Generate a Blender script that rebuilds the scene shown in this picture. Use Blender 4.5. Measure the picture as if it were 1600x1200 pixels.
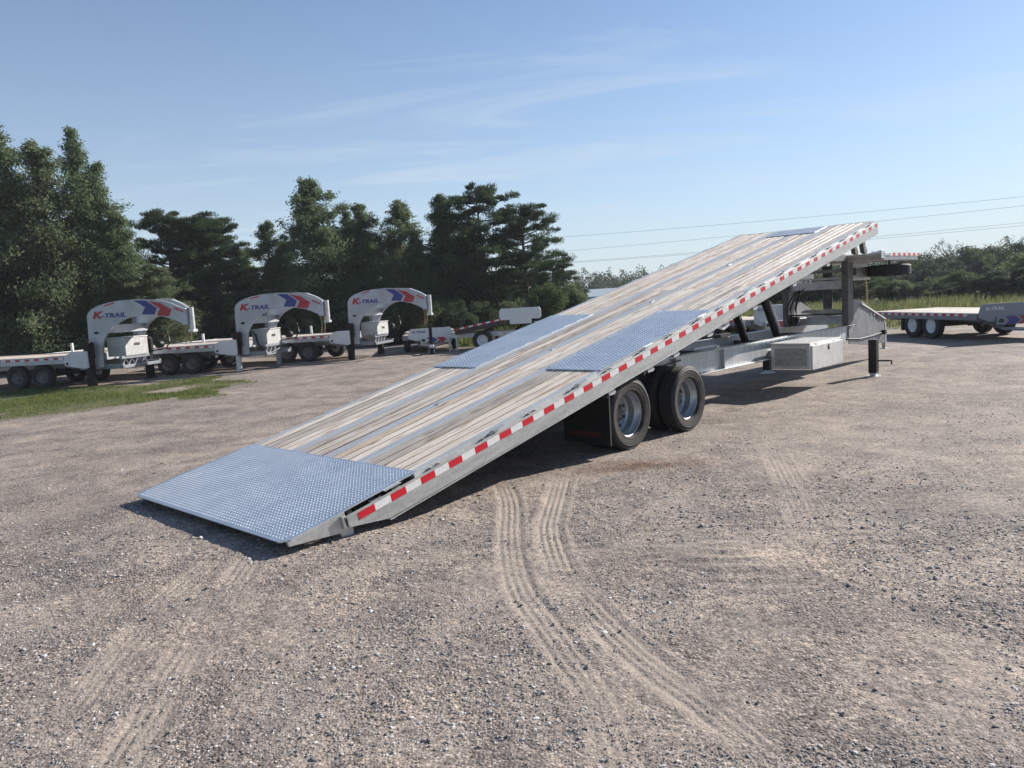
import bpy, bmesh, math, random
import numpy as np
from mathutils import Matrix, Vector

random.seed(7); rng = np.random.default_rng(7)
for o in list(bpy.data.objects): bpy.data.objects.remove(o)
SC = bpy.context.scene
COL = SC.collection
R = math.radians

# ------------------------------------------------------------------ camera
cam_d = bpy.data.cameras.new('camera'); cam = bpy.data.objects.new('camera', cam_d); COL.objects.link(cam)
cam_d.sensor_width = 36.0; cam_d.lens = 1200.8 / 1600 * 36.0
cam_d.clip_start = 0.05; cam_d.clip_end = 6000
_x = Vector((0.998172, -0.006606, -0.060081)); _u = Vector((0.060443, 0.109098, 0.992192)); _f = Vector((0, 0.994009, -0.109298))
cam.matrix_world = Matrix(((_x.x, _u.x, -_f.x, 0), (_x.y, _u.y, -_f.y, 0), (_x.z, _u.z, -_f.z, 1.6547), (0, 0, 0, 1)))
SC.camera = cam

# ------------------------------------------------------------------ sun, sky, exposure
SUN_EL = R(27.0); SUN_DIR = Vector((0.841 * math.cos(SUN_EL), 0.541 * math.cos(SUN_EL), math.sin(SUN_EL)))
sun_d = bpy.data.lights.new('sun', 'SUN'); sun = bpy.data.objects.new('sun', sun_d); COL.objects.link(sun)
sun_d.energy = 5.0; sun_d.angle = R(0.53); sun_d.color = (1.0, 0.93, 0.85)
sun.rotation_euler = SUN_DIR.to_track_quat('Z', 'Y').to_euler()
sun.location = (20, 14, 20)

W = bpy.data.worlds.new('World'); SC.world = W; W.use_nodes = True
nt = W.node_tree; nt.nodes.clear()
sky = nt.nodes.new('ShaderNodeTexSky'); sky.sky_type = 'NISHITA'; sky.sun_disc = False
sky.sun_elevation = SUN_EL; sky.sun_rotation = math.atan2(0.841, 0.541)
sky.altitude = 200; sky.air_density = 0.8; sky.dust_density = 0.2; sky.ozone_density = 3.0
bg = nt.nodes.new('ShaderNodeBackground'); bg.inputs[1].default_value = 0.077
wo = nt.nodes.new('ShaderNodeOutputWorld')
tc = nt.nodes.new('ShaderNodeTexCoord')
# thin cirrus, laid out on the sky dome by direction
sep = nt.nodes.new('ShaderNodeSeparateXYZ'); nt.links.new(tc.outputs['Generated'], sep.inputs[0])
zc = nt.nodes.new('ShaderNodeMath'); zc.operation = 'MAXIMUM'; zc.inputs[1].default_value = 0.06; nt.links.new(sep.outputs[2], zc.inputs[0])
zc2 = nt.nodes.new('ShaderNodeMath'); zc2.operation = 'MAXIMUM'; zc2.inputs[1].default_value = 0.0; nt.links.new(sep.outputs[2], zc2.inputs[0])
dx = nt.nodes.new('ShaderNodeMath'); dx.operation = 'DIVIDE'; nt.links.new(sep.outputs[0], dx.inputs[0]); nt.links.new(zc.outputs[0], dx.inputs[1])
dy = nt.nodes.new('ShaderNodeMath'); dy.operation = 'DIVIDE'; nt.links.new(sep.outputs[1], dy.inputs[0]); nt.links.new(zc.outputs[0], dy.inputs[1])
cmb = nt.nodes.new('ShaderNodeCombineXYZ'); nt.links.new(dx.outputs[0], cmb.inputs[0]); nt.links.new(dy.outputs[0], cmb.inputs[1])
mp = nt.nodes.new('ShaderNodeMapping'); mp.inputs['Rotation'].default_value = (0, 0, R(24)); mp.inputs['Location'].default_value = (3.1, -1.4, 0); mp.inputs['Scale'].default_value = (0.34, 0.75, 1); nt.links.new(cmb.outputs[0], mp.inputs[0])
cn = nt.nodes.new('ShaderNodeTexNoise'); cn.inputs['Scale'].default_value = 1.15; cn.inputs['Detail'].default_value = 9; cn.inputs['Roughness'].default_value = 0.6; cn.inputs['Distortion'].default_value = 0.9
nt.links.new(mp.outputs[0], cn.inputs[0])
cr = nt.nodes.new('ShaderNodeMapRange'); cr.inputs[1].default_value = 0.50; cr.inputs[2].default_value = 0.78; cr.inputs[3].default_value = 0.0; cr.inputs[4].default_value = 0.55; nt.links.new(cn.outputs[0], cr.inputs[0])
cm = nt.nodes.new('ShaderNodeMixRGB'); cm.blend_type = 'MIX'; cm.inputs[2].default_value = (4.8, 5.4, 6.0, 1)
# pale summer haze thickening towards the horizon, the same all round
hz = nt.nodes.new('ShaderNodeMath'); hz.operation = 'MULTIPLY'; hz.inputs[1].default_value = -4.3; nt.links.new(zc2.outputs[0], hz.inputs[0])
he = nt.nodes.new('ShaderNodeMath'); he.operation = 'EXPONENT'; nt.links.new(hz.outputs[0], he.inputs[0])
hf = nt.nodes.new('ShaderNodeMath'); hf.operation = 'MULTIPLY'; hf.inputs[1].default_value = 0.93; nt.links.new(he.outputs[0], hf.inputs[0])
hm = nt.nodes.new('ShaderNodeMixRGB'); hm.inputs[2].default_value = (4.15, 4.75, 5.1, 1); nt.links.new(hf.outputs[0], hm.inputs[0]); hs = nt.nodes.new('ShaderNodeHueSaturation'); hs.inputs['Saturation'].default_value = 1.08; hs.inputs['Value'].default_value = 1.03; nt.links.new(sky.outputs[0], hs.inputs['Color']); nt.links.new(hs.outputs[0], hm.inputs[1])
nt.links.new(cr.outputs[0], cm.inputs[0]); nt.links.new(hm.outputs[0], cm.inputs[1]); nt.links.new(cm.outputs[0], bg.inputs[0]); nt.links.new(bg.outputs[0], wo.inputs[0])

SC.view_settings.view_transform = 'Standard'; SC.view_settings.look = 'None'
SC.view_settings.exposure = 0.92; SC.view_settings.gamma = 1.0; SC.view_settings.use_curve_mapping = False
SC.render.engine = 'CYCLES'
SC.cycles.max_bounces = 6; SC.cycles.transparent_max_bounces = 6
SC.render.resolution_x = 1024; SC.render.resolution_y = 768

# ------------------------------------------------------------------ materials
def mat(name):
    m = bpy.data.materials.new(name); m.use_nodes = True
    n = m.node_tree; n.nodes.clear()
    out = n.nodes.new('ShaderNodeOutputMaterial'); b = n.nodes.new('ShaderNodeBsdfPrincipled')
    n.links.new(b.outputs[0], out.inputs[0])
    return m, n, b
def nd(n, t, **kw):
    k = n.nodes.new(t)
    for a, v in kw.items(): setattr(k, a, v)
    return k
def ramp(n, stops, src):
    r = n.nodes.new('ShaderNodeValToRGB'); e = r.color_ramp.elements
    while len(e) > 1: e.remove(e[-1])
    e[0].position = stops[0][0]; e[0].color = (*stops[0][1], 1)
    for p, c in stops[1:]:
        k = e.new(p); k.color = (*c, 1)
    n.links.new(src, r.inputs[0]); return r
def noise(n, vec, scale, detail=4, rough=0.55, dist=0.0):
    t = n.nodes.new('ShaderNodeTexNoise'); t.inputs['Scale'].default_value = scale; t.inputs['Detail'].default_value = detail
    t.inputs['Roughness'].default_value = rough; t.inputs['Distortion'].default_value = dist
    if vec is not None: n.links.new(vec, t.inputs['Vector'])
    return t
def mapping(n, vec, scale=(1, 1, 1), loc=(0, 0, 0)):
    m = n.nodes.new('ShaderNodeMapping'); m.inputs['Scale'].default_value = scale; m.inputs['Location'].default_value = loc
    n.links.new(vec, m.inputs[0]); return m
def mix(n, fac, a, b, mode='MIX'):
    m = n.nodes.new('ShaderNodeMixRGB'); m.blend_type = mode
    for i, v in ((0, fac), (1, a), (2, b)):
        if hasattr(v, 'links'): n.links.new(v, m.inputs[i])
        elif i == 0: m.inputs[0].default_value = v
        else: m.inputs[i].default_value = (*v, 1)
    return m
def bump(n, b, h, strength=0.3, dist=0.01):
    k = n.nodes.new('ShaderNodeBump'); k.inputs['Strength'].default_value = strength; k.inputs['Distance'].default_value = dist
    n.links.new(h, k.inputs['Height']); n.links.new(k.outputs[0], b.inputs['Normal']); return k

def metal(name, lo, hi, metallic=0.75, rough=(0.35, 0.6), scale=9, streak=None, bmp=0.05):
    m, n, b = mat(name); t = nd(n, 'ShaderNodeTexCoord')
    v = t.outputs['Object']
    if streak: v = mapping(n, v, streak).outputs[0]
    a = noise(n, v, scale, 6, 0.65); f = noise(n, t.outputs['Object'], scale * 6, 3)
    c = ramp(n, [(0.3, lo), (0.7, hi)], a.outputs[0])
    c2 = mix(n, 0.25, c.outputs[0], f.outputs[0], 'OVERLAY')
    n.links.new(c2.outputs[0], b.inputs['Base Color']); b.inputs['Metallic'].default_value = metallic
    r = nd(n, 'ShaderNodeMapRange'); r.inputs[3].default_value = rough[0]; r.inputs[4].default_value = rough[1]
    n.links.new(f.outputs[0], r.inputs[0]); n.links.new(r.outputs[0], b.inputs['Roughness'])
    bump(n, b, f.outputs[0], bmp, 0.004); return m
M = {}
M['galv'] = metal('galvanised_steel', (0.36, 0.38, 0.40), (0.60, 0.62, 0.63), 0.7, (0.38, 0.6), 7, (1, 1, 1))
M['galv_beam'] = metal('galvanised_beam', (0.30, 0.33, 0.35), (0.62, 0.64, 0.64), 0.6, (0.4, 0.62), 5, (9, 9, 0.6))
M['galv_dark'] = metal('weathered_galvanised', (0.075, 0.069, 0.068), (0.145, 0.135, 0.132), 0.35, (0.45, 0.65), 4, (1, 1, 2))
M['alu'] = metal('mill_aluminium', (0.42, 0.43, 0.43), (0.62, 0.62, 0.61), 0.7, (0.3, 0.5), 10)
M['tread'] = metal('tread_plate_steel', (0.60, 0.65, 0.70), (0.78, 0.81, 0.84), 0.9, (0.30, 0.45), 3)
M['strip'] = metal('deck_strip_steel', (0.44, 0.45, 0.45), (0.62, 0.62, 0.61), 0.35, (0.32, 0.55), 5, (0.3, 3, 1))
M['bright_alu'] = metal('bright_aluminium', (0.58, 0.58, 0.57), (0.76, 0.76, 0.74), 0.65, (0.35, 0.5), 8)
M['galv_mid'] = metal('dull_galvanised', (0.15, 0.155, 0.165), (0.28, 0.285, 0.295), 0.5, (0.4, 0.6), 4, (1, 1, 1))
M['rail'] = metal('weathered_rail_aluminium', (0.30, 0.31, 0.31), (0.47, 0.47, 0.46), 0.55, (0.42, 0.6), 6, (0.4, 2, 3))
M['lug'] = metal('lug_glint_steel', (0.56, 0.60, 0.64), (0.72, 0.75, 0.77), 0.6, (0.46, 0.6), 3)  # sun glint on the lug tops put into a steel of their own
M['rim'] = metal('wheel_steel', (0.30, 0.33, 0.36), (0.46, 0.48, 0.50), 0.7, (0.3, 0.5), 12)

def plain(name, col, rough=0.5, metallic=0.0, var=0.15, scale=8, bmp=0.0, coat=0.0):
    m, n, b = mat(name); t = nd(n, 'ShaderNodeTexCoord'); a = noise(n, t.outputs['Object'], scale, 6, 0.6)
    lo = tuple(c * (1 - var) for c in col); hi = tuple(min(1, c * (1 + var)) for c in col)
    c = ramp(n, [(0.3, lo), (0.7, hi)], a.outputs[0]); n.links.new(c.outputs[0], b.inputs['Base Color'])
    b.inputs['Roughness'].default_value = rough; b.inputs['Metallic'].default_value = metallic
    if coat: b.inputs['Coat Weight'].default_value = coat
    if bmp: bump(n, b, noise(n, t.outputs['Object'], scale * 8, 3).outputs[0], bmp, 0.004)
    return m
M['rubber'] = plain('tyre_rubber', (0.022, 0.022, 0.023), 0.75, 0, 0.35, 20, 0.15)
M['sidewall'] = plain('tyre_sidewall', (0.034, 0.030, 0.026), 0.85, 0, 0.6, 9, 0.25)
M['black'] = plain('black_paint', (0.006, 0.006, 0.007), 0.45, 0, 0.3, 10)
M['black'].node_tree.nodes['Principled BSDF'].inputs['Specular IOR Level'].default_value = 0.25
M['flap'] = plain('black_rubber_sheet', (0.008, 0.008, 0.009), 0.45, 0, 0.3, 6)
M['dark'] = plain('dark_recess_paint', (0.02, 0.02, 0.022), 0.6, 0, 0.2)
M['white'] = plain('white_gelcoat', (0.62, 0.64, 0.65), 0.35, 0, 0.06, 5)
M['neck'] = plain('silver_painted_aluminium', (0.40, 0.42, 0.45), 0.42, 0.35, 0.22, 2.2)
M['greypaint'] = plain('grey_paint', (0.22, 0.235, 0.26), 0.4, 0.2, 0.08, 3)
M['red'] = plain('red_decal', (0.36, 0.018, 0.03), 0.35, 0, 0.1)
M['blue'] = plain('blue_decal', (0.025, 0.035, 0.20), 0.35, 0, 0.1)
M['redtape'] = plain('red_reflective_tape', (0.50, 0.012, 0.025), 0.3, 0, 0.15, 30)
M['whitetape'] = plain('white_reflective_tape', (0.66, 0.66, 0.65), 0.32, 0, 0.12, 30)
M['amber'] = plain('amber_lens', (0.75, 0.20, 0.03), 0.2, 0, 0.1, 20, 0, 0.6)
M['redlens'] = plain('red_lens', (0.40, 0.02, 0.02), 0.25, 0, 0.1, 20, 0, 0.6)
M['darkred'] = plain('dark_red_print', (0.16, 0.012, 0.012), 0.5, 0, 0.1)
M['brass'] = plain('zinc_yellow_chain', (0.45, 0.36, 0.20), 0.35, 0.8, 0.3, 20)
M['bark'] = plain('bark', (0.085, 0.065, 0.05), 0.9, 0, 0.4, 6, 0.4)
M['brown'] = plain('brown_stained_steel', (0.055, 0.04, 0.036), 0.7, 0.1, 0.35, 3)
M['hose'] = plain('black_hose', (0.012, 0.012, 0.013), 0.5, 0, 0.2)
M['roof'] = plain('pale_metal_roof', (0.42, 0.48, 0.50), 0.45, 0.2, 0.08, 2)
M['siding'] = plain('shed_siding', (0.30, 0.31, 0.30), 0.7, 0, 0.1, 2)
M['wire'] = plain('aluminium_wire', (0.16, 0.17, 0.18), 0.5, 0.5, 0.1)
M['tarp'] = plain('pale_tarp', (0.50, 0.50, 0.47), 0.6, 0, 0.25, 12, 0.2)

def wood():
    m, n, b = mat('weathered_deck_wood'); t = nd(n, 'ShaderNodeTexCoord'); oi = nd(n, 'ShaderNodeObjectInfo')
    off = nd(n, 'ShaderNodeVectorMath', operation='SCALE'); off.inputs[0].default_value = (37.0, 91.0, 13.0); n.links.new(oi.outputs['Random'], off.inputs['Scale'])
    ad = nd(n, 'ShaderNodeVectorMath', operation='ADD'); n.links.new(t.outputs['Object'], ad.inputs[0]); n.links.new(off.outputs[0], ad.inputs[1])
    sc = nd(n, 'ShaderNodeVectorMath', operation='MULTIPLY'); sc.inputs[1].default_value = (1, 0.135, 1); n.links.new(ad.outputs[0], sc.inputs[0])
    g = noise(n, mapping(n, sc.outputs[0], (1.5, 46, 20)).outputs[0], 1.0, 8, 0.66, 1.4)
    fine = noise(n, mapping(n, ad.outputs[0], (6, 26, 80)).outputs[0], 1.0, 4, 0.6)
    wear = noise(n, mapping(n, ad.outputs[0], (1.1, 0.9, 1)).outputs[0], 1.9, 6, 0.62, 0.5)
    c = ramp(n, [(0.28, (0.22, 0.15, 0.10)), (0.38, (0.50, 0.40, 0.30)), (0.47, (0.78, 0.69, 0.565)), (0.64, (0.90, 0.83, 0.715))], g.outputs[0])
    tint = ramp(n, [(0.0, (0.60, 0.60, 0.61)), (0.18, (0.84, 0.83, 0.83)), (0.35, (1.0, 0.98, 0.96)), (0.6, (1.0, 1.0, 1.0)), (0.8, (0.92, 0.91, 0.90)), (1.0, (0.78, 0.70, 0.61))], oi.outputs['Random'])
    c1 = mix(n, 1.0, c.outputs[0], tint.outputs[0], 'MULTIPLY')
    wr = ramp(n, [(0.35, (0.56, 0.50, 0.45)), (0.45, (0.84, 0.80, 0.77)), (0.53, (1, 1, 1))], wear.outputs[0])
    c2 = mix(n, 0.8, c1.outputs[0], wr.outputs[0], 'MULTIPLY')
    kv = nd(n, 'ShaderNodeTexVoronoi'); kv.inputs['Scale'].default_value = 1.0; kv.inputs['Randomness'].default_value = 1.0
    n.links.new(mapping(n, ad.outputs[0], (1.7, 1.1, 0.01)).outputs[0], kv.inputs['Vector'])
    kr = ramp(n, [(0.06, (0.26, 0.16, 0.10)), (0.13, (0.75, 0.62, 0.5)), (0.22, (1, 1, 1))], kv.outputs['Distance'])
    c3 = mix(n, 0.85, c2.outputs[0], kr.outputs[0], 'MULTIPLY')
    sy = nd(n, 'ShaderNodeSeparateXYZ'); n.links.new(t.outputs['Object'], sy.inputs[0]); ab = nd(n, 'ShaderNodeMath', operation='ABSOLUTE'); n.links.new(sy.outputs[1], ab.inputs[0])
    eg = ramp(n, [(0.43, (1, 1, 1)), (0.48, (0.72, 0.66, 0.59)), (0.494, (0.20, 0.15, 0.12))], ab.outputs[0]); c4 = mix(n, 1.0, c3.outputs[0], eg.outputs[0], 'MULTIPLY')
    n.links.new(c4.outputs[0], b.inputs['Base Color']); b.inputs['Roughness'].default_value = 0.5
    h = mix(n, 0.5, g.outputs[0], fine.outputs[0]); bump(n, b, h.outputs[0], 0.45, 0.006); return m
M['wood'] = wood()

def leaf(name, lo, mid, hi, trans=0.25):
    m, n, b = mat(name); g = nd(n, 'ShaderNodeNewGeometry'); t = nd(n, 'ShaderNodeTexCoord')
    a = noise(n, t.outputs['Object'], 0.9, 3)
    s = nd(n, 'ShaderNodeMath', operation='MULTIPLY_ADD'); s.inputs[1].default_value = 0.55; n.links.new(g.outputs['Random Per Island'], s.inputs[0])
    sc = nd(n, 'ShaderNodeMath', operation='MULTIPLY_ADD'); sc.inputs[1].default_value = 1.1; sc.inputs[2].default_value = -0.30; n.links.new(a.outputs[0], sc.inputs[0]); n.links.new(sc.outputs[0], s.inputs[2])
    c = ramp(n, [(0.15, lo), (0.5, mid), (0.9, hi)], s.outputs[0])
    n.links.new(c.outputs[0], b.inputs['Base Color']); b.inputs['Roughness'].default_value = 0.75; b.inputs['Specular IOR Level'].default_value = 0.08
    tr = nd(n, 'ShaderNodeBsdfTranslucent'); n.links.new(c.outputs[0], tr.inputs[0])
    ms = nd(n, 'ShaderNodeMixShader'); ms.inputs[0].default_value = trans
    o = [k for k in n.nodes if k.type == 'OUTPUT_MATERIAL'][0]
    n.links.new(b.outputs[0], ms.inputs[1]); n.links.new(tr.outputs[0], ms.inputs[2]); n.links.new(ms.outputs[0], o.inputs[0]); return m
M['cedar'] = leaf('cedar_foliage', (0.055, 0.088, 0.05), (0.12, 0.168, 0.085), (0.20, 0.24, 0.13), 0.48)
M['cedar_gold'] = leaf('cedar_foliage_olive', (0.058, 0.084, 0.046), (0.12, 0.154, 0.08), (0.20, 0.228, 0.125), 0.48)
M['pine'] = leaf('pine_needles', (0.026, 0.046, 0.024), (0.052, 0.083, 0.042), (0.09, 0.122, 0.058), 0.28)
M['shrub'] = leaf('shrub_leaves', (0.04, 0.062, 0.026), (0.085, 0.118, 0.045), (0.15, 0.175, 0.07), 0.38)
M['farleaf'] = leaf('distant_foliage', (0.034, 0.053, 0.03), (0.062, 0.088, 0.048), (0.10, 0.125, 0.066), 0.3)
M['grass'] = leaf('grass_blades', (0.06, 0.09, 0.025), (0.12, 0.155, 0.045), (0.21, 0.22, 0.085), 0.4)
M['drygrass'] = leaf('meadow_grass', (0.075, 0.095, 0.035), (0.14, 0.16, 0.06), (0.26, 0.25, 0.12), 0.4)
M['flower'] = plain('white_petals', (0.7, 0.7, 0.66), 0.6)

# ------------------------------------------------------------------ mesh helpers
def link(o, parent=None):
    COL.objects.link(o)
    if parent is not None: o.parent = parent
    return o
def tag(o, label=None, cat=None, group=None, kind=None):
    if label: o['label'] = label
    if cat: o['category'] = cat
    if group: o['group'] = group
    if kind: o['kind'] = kind
    return o
def empty(name, loc, rz=0.0):
    o = bpy.data.objects.new(name, None); COL.objects.link(o); o.location = loc; o.rotation_euler = (0, 0, rz); o.empty_display_size = 0.3; return o
def fast_mesh(name, V, F, m, tri=True, smooth=False, uvattr=None):
    """V (n,3) array, F (k,3|4) array"""
    me = bpy.data.meshes.new(name); V = np.asarray(V, np.float32); F = np.asarray(F, np.int32); k = F.shape[1]
    me.vertices.add(len(V)); me.vertices.foreach_set('co', V.ravel())
    me.loops.add(F.size); me.loops.foreach_set('vertex_index', F.ravel())
    me.polygons.add(len(F)); me.polygons.foreach_set('loop_start', np.arange(0, F.size, k, dtype=np.int32))
    me.polygons.foreach_set('use_smooth', np.full(len(F), smooth, dtype=bool))
    me.update(calc_edges=True); me.materials.append(m); return me

class MB:
    def __init__(s): s.v = []; s.f = []
    def add(s, V, F):
        k = len(s.v); s.v += [tuple(p) for p in V]; s.f += [tuple(i + k for i in f) for f in F]; return s
    def box(s, x0, x1, y0, y1, z0, z1):
        return s.add([(x0, y0, z0), (x1, y0, z0), (x1, y1, z0), (x0, y1, z0), (x0, y0, z1), (x1, y0, z1), (x1, y1, z1), (x0, y1, z1)],
                     [(3, 2, 1, 0), (4, 5, 6, 7), (0, 1, 5, 4), (1, 2, 6, 5), (2, 3, 7, 6), (3, 0, 4, 7)])
    def prism(s, poly, ax, a, b):
        f = {'y': lambda u, v, w: (u, w, v), 'x': lambda u, v, w: (w, u, v), 'z': lambda u, v, w: (u, v, w)}[ax]
        n = len(poly); V = [f(u, v, a) for u, v in poly] + [f(u, v, b) for u, v in poly]
        return s.add(V, [tuple(range(n - 1, -1, -1)), tuple(range(n, 2 * n))] + [(i, (i + 1) % n, n + (i + 1) % n, n + i) for i in range(n)])
    def tube(s, pts, r, n=8):
        pts = [Vector(p) for p in pts]; rs = r if isinstance(r, (list, tuple)) else [r] * len(pts); V = []
        for i, p in enumerate(pts):
            d = (pts[min(i + 1, len(pts) - 1)] - pts[max(i - 1, 0)]).normalized()
            a = d.orthogonal().normalized() if abs(d.z) > 0.99 else d.cross(Vector((0, 0, 1))).normalized(); b = d.cross(a)
            V += [tuple(p + (a * math.cos(2 * math.pi * j / n) + b * math.sin(2 * math.pi * j / n)) * rs[i]) for j in range(n)]
        F = []
        for i in range(len(pts) - 1):
            for j in range(n): F.append((i * n + j, i * n + (j + 1) % n, (i + 1) * n + (j + 1) % n, (i + 1) * n + j))
        F += [tuple(range(n - 1, -1, -1)), tuple((len(pts) - 1) * n + j for j in range(n))]
        return s.add(V, F)
    def lathe(s, prof, n=40, c=(0, 0, 0), closed=True):
        """prof: (radius, y) revolved round the Y axis through c"""
        V = []
        for j in range(n):
            a = 2 * math.pi * j / n
            V += [(c[0] + r * math.cos(a), c[1] + y, c[2] + r * math.sin(a)) for r, y in prof]
        k = len(prof); F = []
        for j in range(n):
            for i in range(k if closed else k - 1):
                F.append((j * k + i, j * k + (i + 1) % k, ((j + 1) % n) * k + (i + 1) % k, ((j + 1) % n) * k + i))
        return s.add(V, F)
    def mesh(s, name, m, smooth=False, recalc=True):
        me = bpy.data.meshes.new(name); me.from_pydata(s.v, [], s.f)
        if not recalc: me.materials.append(m); return me
        bm = bmesh.new(); bm.from_mesh(me); bmesh.ops.recalc_face_normals(bm, faces=bm.faces); bm.to_mesh(me); bm.free()
        if smooth:
            me.polygons.foreach_set('use_smooth', [True] * len(me.polygons)); me.set_sharp_from_angle(angle=R(38))
        me.materials.append(m); return me
    def build(s, name, m, parent=None, smooth=False, bevel=0.0, loc=None, rot=None):
        o = bpy.data.objects.new(name, s.mesh(name, m, smooth)); link(o, parent)
        if bevel:
            bv = o.modifiers.new('bevel', 'BEVEL'); bv.width = bevel; bv.segments = 2; bv.limit_method = 'ANGLE'; bv.angle_limit = R(40)
        if loc is not None: o.location = loc
        if rot is not None: o.rotation_euler = rot
        return o
def inst(name, me, parent=None, loc=(0, 0, 0), rot=(0, 0, 0), scale=(1, 1, 1)):
    o = bpy.data.objects.new(name, me); link(o, parent); o.location = loc; o.rotation_euler = rot; o.scale = scale; return o
def copy_tree(o, parent=None):
    c = o.copy(); COL.objects.link(c)
    if parent is not None: c.parent = parent
    for ch in list(o.children): copy_tree(ch, c)
    return c
def text(name, s, size, m, parent, loc, rot, shear=0.0, extrude=0.002, bold=0.0, align='LEFT', sx=1.0):
    cu = bpy.data.curves.new(name, 'FONT'); cu.body = s; cu.size = size; cu.shear = shear; cu.extrude = extrude; cu.offset = bold; cu.align_x = align; cu.resolution_u = 3
    tmp = bpy.data.objects.new('tmp_text', cu); COL.objects.link(tmp)
    me = bpy.data.meshes.new_from_object(tmp.evaluated_get(bpy.context.evaluated_depsgraph_get())); bpy.data.objects.remove(tmp)
    me.materials.clear(); me.materials.append(m); me.name = name
    o = inst(name, me, parent, loc, rot, (sx, 1, 1)); return o

# ------------------------------------------------------------------ value noise for terrain and scatter
def vnoise(x, y, seed=0):
    r = np.random.default_rng(seed).random((256, 256)); xi = np.floor(x).astype(int); yi = np.floor(y).astype(int); fx = x - xi; fy = y - yi
    fx = fx * fx * (3 - 2 * fx); fy = fy * fy * (3 - 2 * fy); g = lambda a, b: r[a & 255, b & 255]
    return (g(xi, yi) * (1 - fx) + g(xi + 1, yi) * fx) * (1 - fy) + (g(xi, yi + 1) * (1 - fx) + g(xi + 1, yi + 1) * fx) * fy
def fbm(x, y, seed=0, oct=4):
    s = 0; a = 0.5; t = 0
    for i in range(oct): s = s + a * vnoise(x * 2 ** i + 17.3 * i, y * 2 ** i - 9.1 * i, seed + i); t += a; a *= 0.5
    return s / t

# ------------------------------------------------------------------ ground
def axis_lines(lo, hi, step, far_lo, far_hi, grow):
    a = list(np.arange(lo, hi + step / 2, step)); s = step
    while a[-1] < far_hi: s *= grow; a.append(a[-1] + s)
    s = step
    while a[0] > far_lo: s *= grow; a.insert(0, a[0] - s)
    return np.array(a)
gx = axis_lines(-2.7, 2.7, 0.0125, -1200, 1200, 1.06); gy = axis_lines(2.2, 6.4, 0.0125, -1200, 1200, 1.055)
GX, GY = np.meshgrid(gx, gy); px = GX.ravel(); py = GY.ravel()
TRACKS = [  # polyline, half width, strength
    ([(-0.20, 7.3), (-0.08, 6.28), (-0.08, 5.38), (-0.07, 4.83), (-0.02, 4.26), (0.09, 3.77), (0.19, 3.37), (0.27, 3.02), (0.33, 2.3)], 0.10, 1.0),
    ([(0.45, 7.2), (0.27, 5.99), (0.20, 5.33), (0.24, 4.43), (0.34, 3.93), (0.47, 3.46), (0.62, 3.08), (0.74, 2.81), (0.90, 2.3)], 0.11, 1.15),
    ([(-1.85, 5.3), (-1.81, 5.01), (-1.74, 4.25), (-1.71, 3.75), (-1.66, 3.36), (-1.60, 3.03), (-1.5, 2.3)], 0.11, 1.0),
    ([(-2.05, 5.3), (-2.06, 4.93), (-2.12, 4.31), (-2.08, 3.66), (-2.0, 3.17), (-1.88, 2.4)], 0.09, 0.7),
    ([(0.3, 5.0), (-0.07, 4.48), (-0.41, 3.88), (-0.61, 3.41), (-0.82, 2.99), (-1.05, 2.4)], 0.14, 0.45),
    ([(1.15, 5.5), (0.80, 5.05), (0.40, 4.72), (0.05, 4.62)], 0.10, 0.8),
    ([(1.6, 6.3), (1.0, 5.75), (0.5, 5.45)], 0.10, 0.6),
    ([(2.9, 9.0), (2.66, 7.99), (2.22, 6.14), (1.9, 4.9)], 0.12, 0.7),
    ([(2.75, 5.8), (2.36, 4.62), (1.86, 3.47), (1.6, 2.6)], 0.11, 0.5),
    ([(0.2, 4.9), (0.8, 5.0), (1.6, 4.85), (2.6, 4.9)], 0.12, 0.5),
    ([(-1.4, 4.35), (-0.9, 4.75), (-0.4, 4.95)], 0.10, 0.6),
    ([(0.9, 9.6), (2.4, 8.6), (4.6, 7.9), (7.5, 7.6)], 0.2, 0.5),
]
def spline(P, step=0.03):
    P = np.array(P, float); Q = np.vstack([2 * P[0] - P[1], P, 2 * P[-1] - P[-2]]); out = []
    for i in range(1, len(Q) - 2):
        n = max(2, int(np.linalg.norm(Q[i + 1] - Q[i]) / step)); t = np.linspace(0, 1, n, endpoint=False)[:, None]
        out.append(0.5 * (2 * Q[i] + (Q[i + 1] - Q[i - 1]) * t + (2 * Q[i - 1] - 5 * Q[i] + 4 * Q[i + 1] - Q[i + 2]) * t ** 2 + (-Q[i - 1] + 3 * Q[i] - 3 * Q[i + 1] + Q[i + 2]) * t ** 3))
    return np.vstack(out + [P[-1:]])
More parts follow.
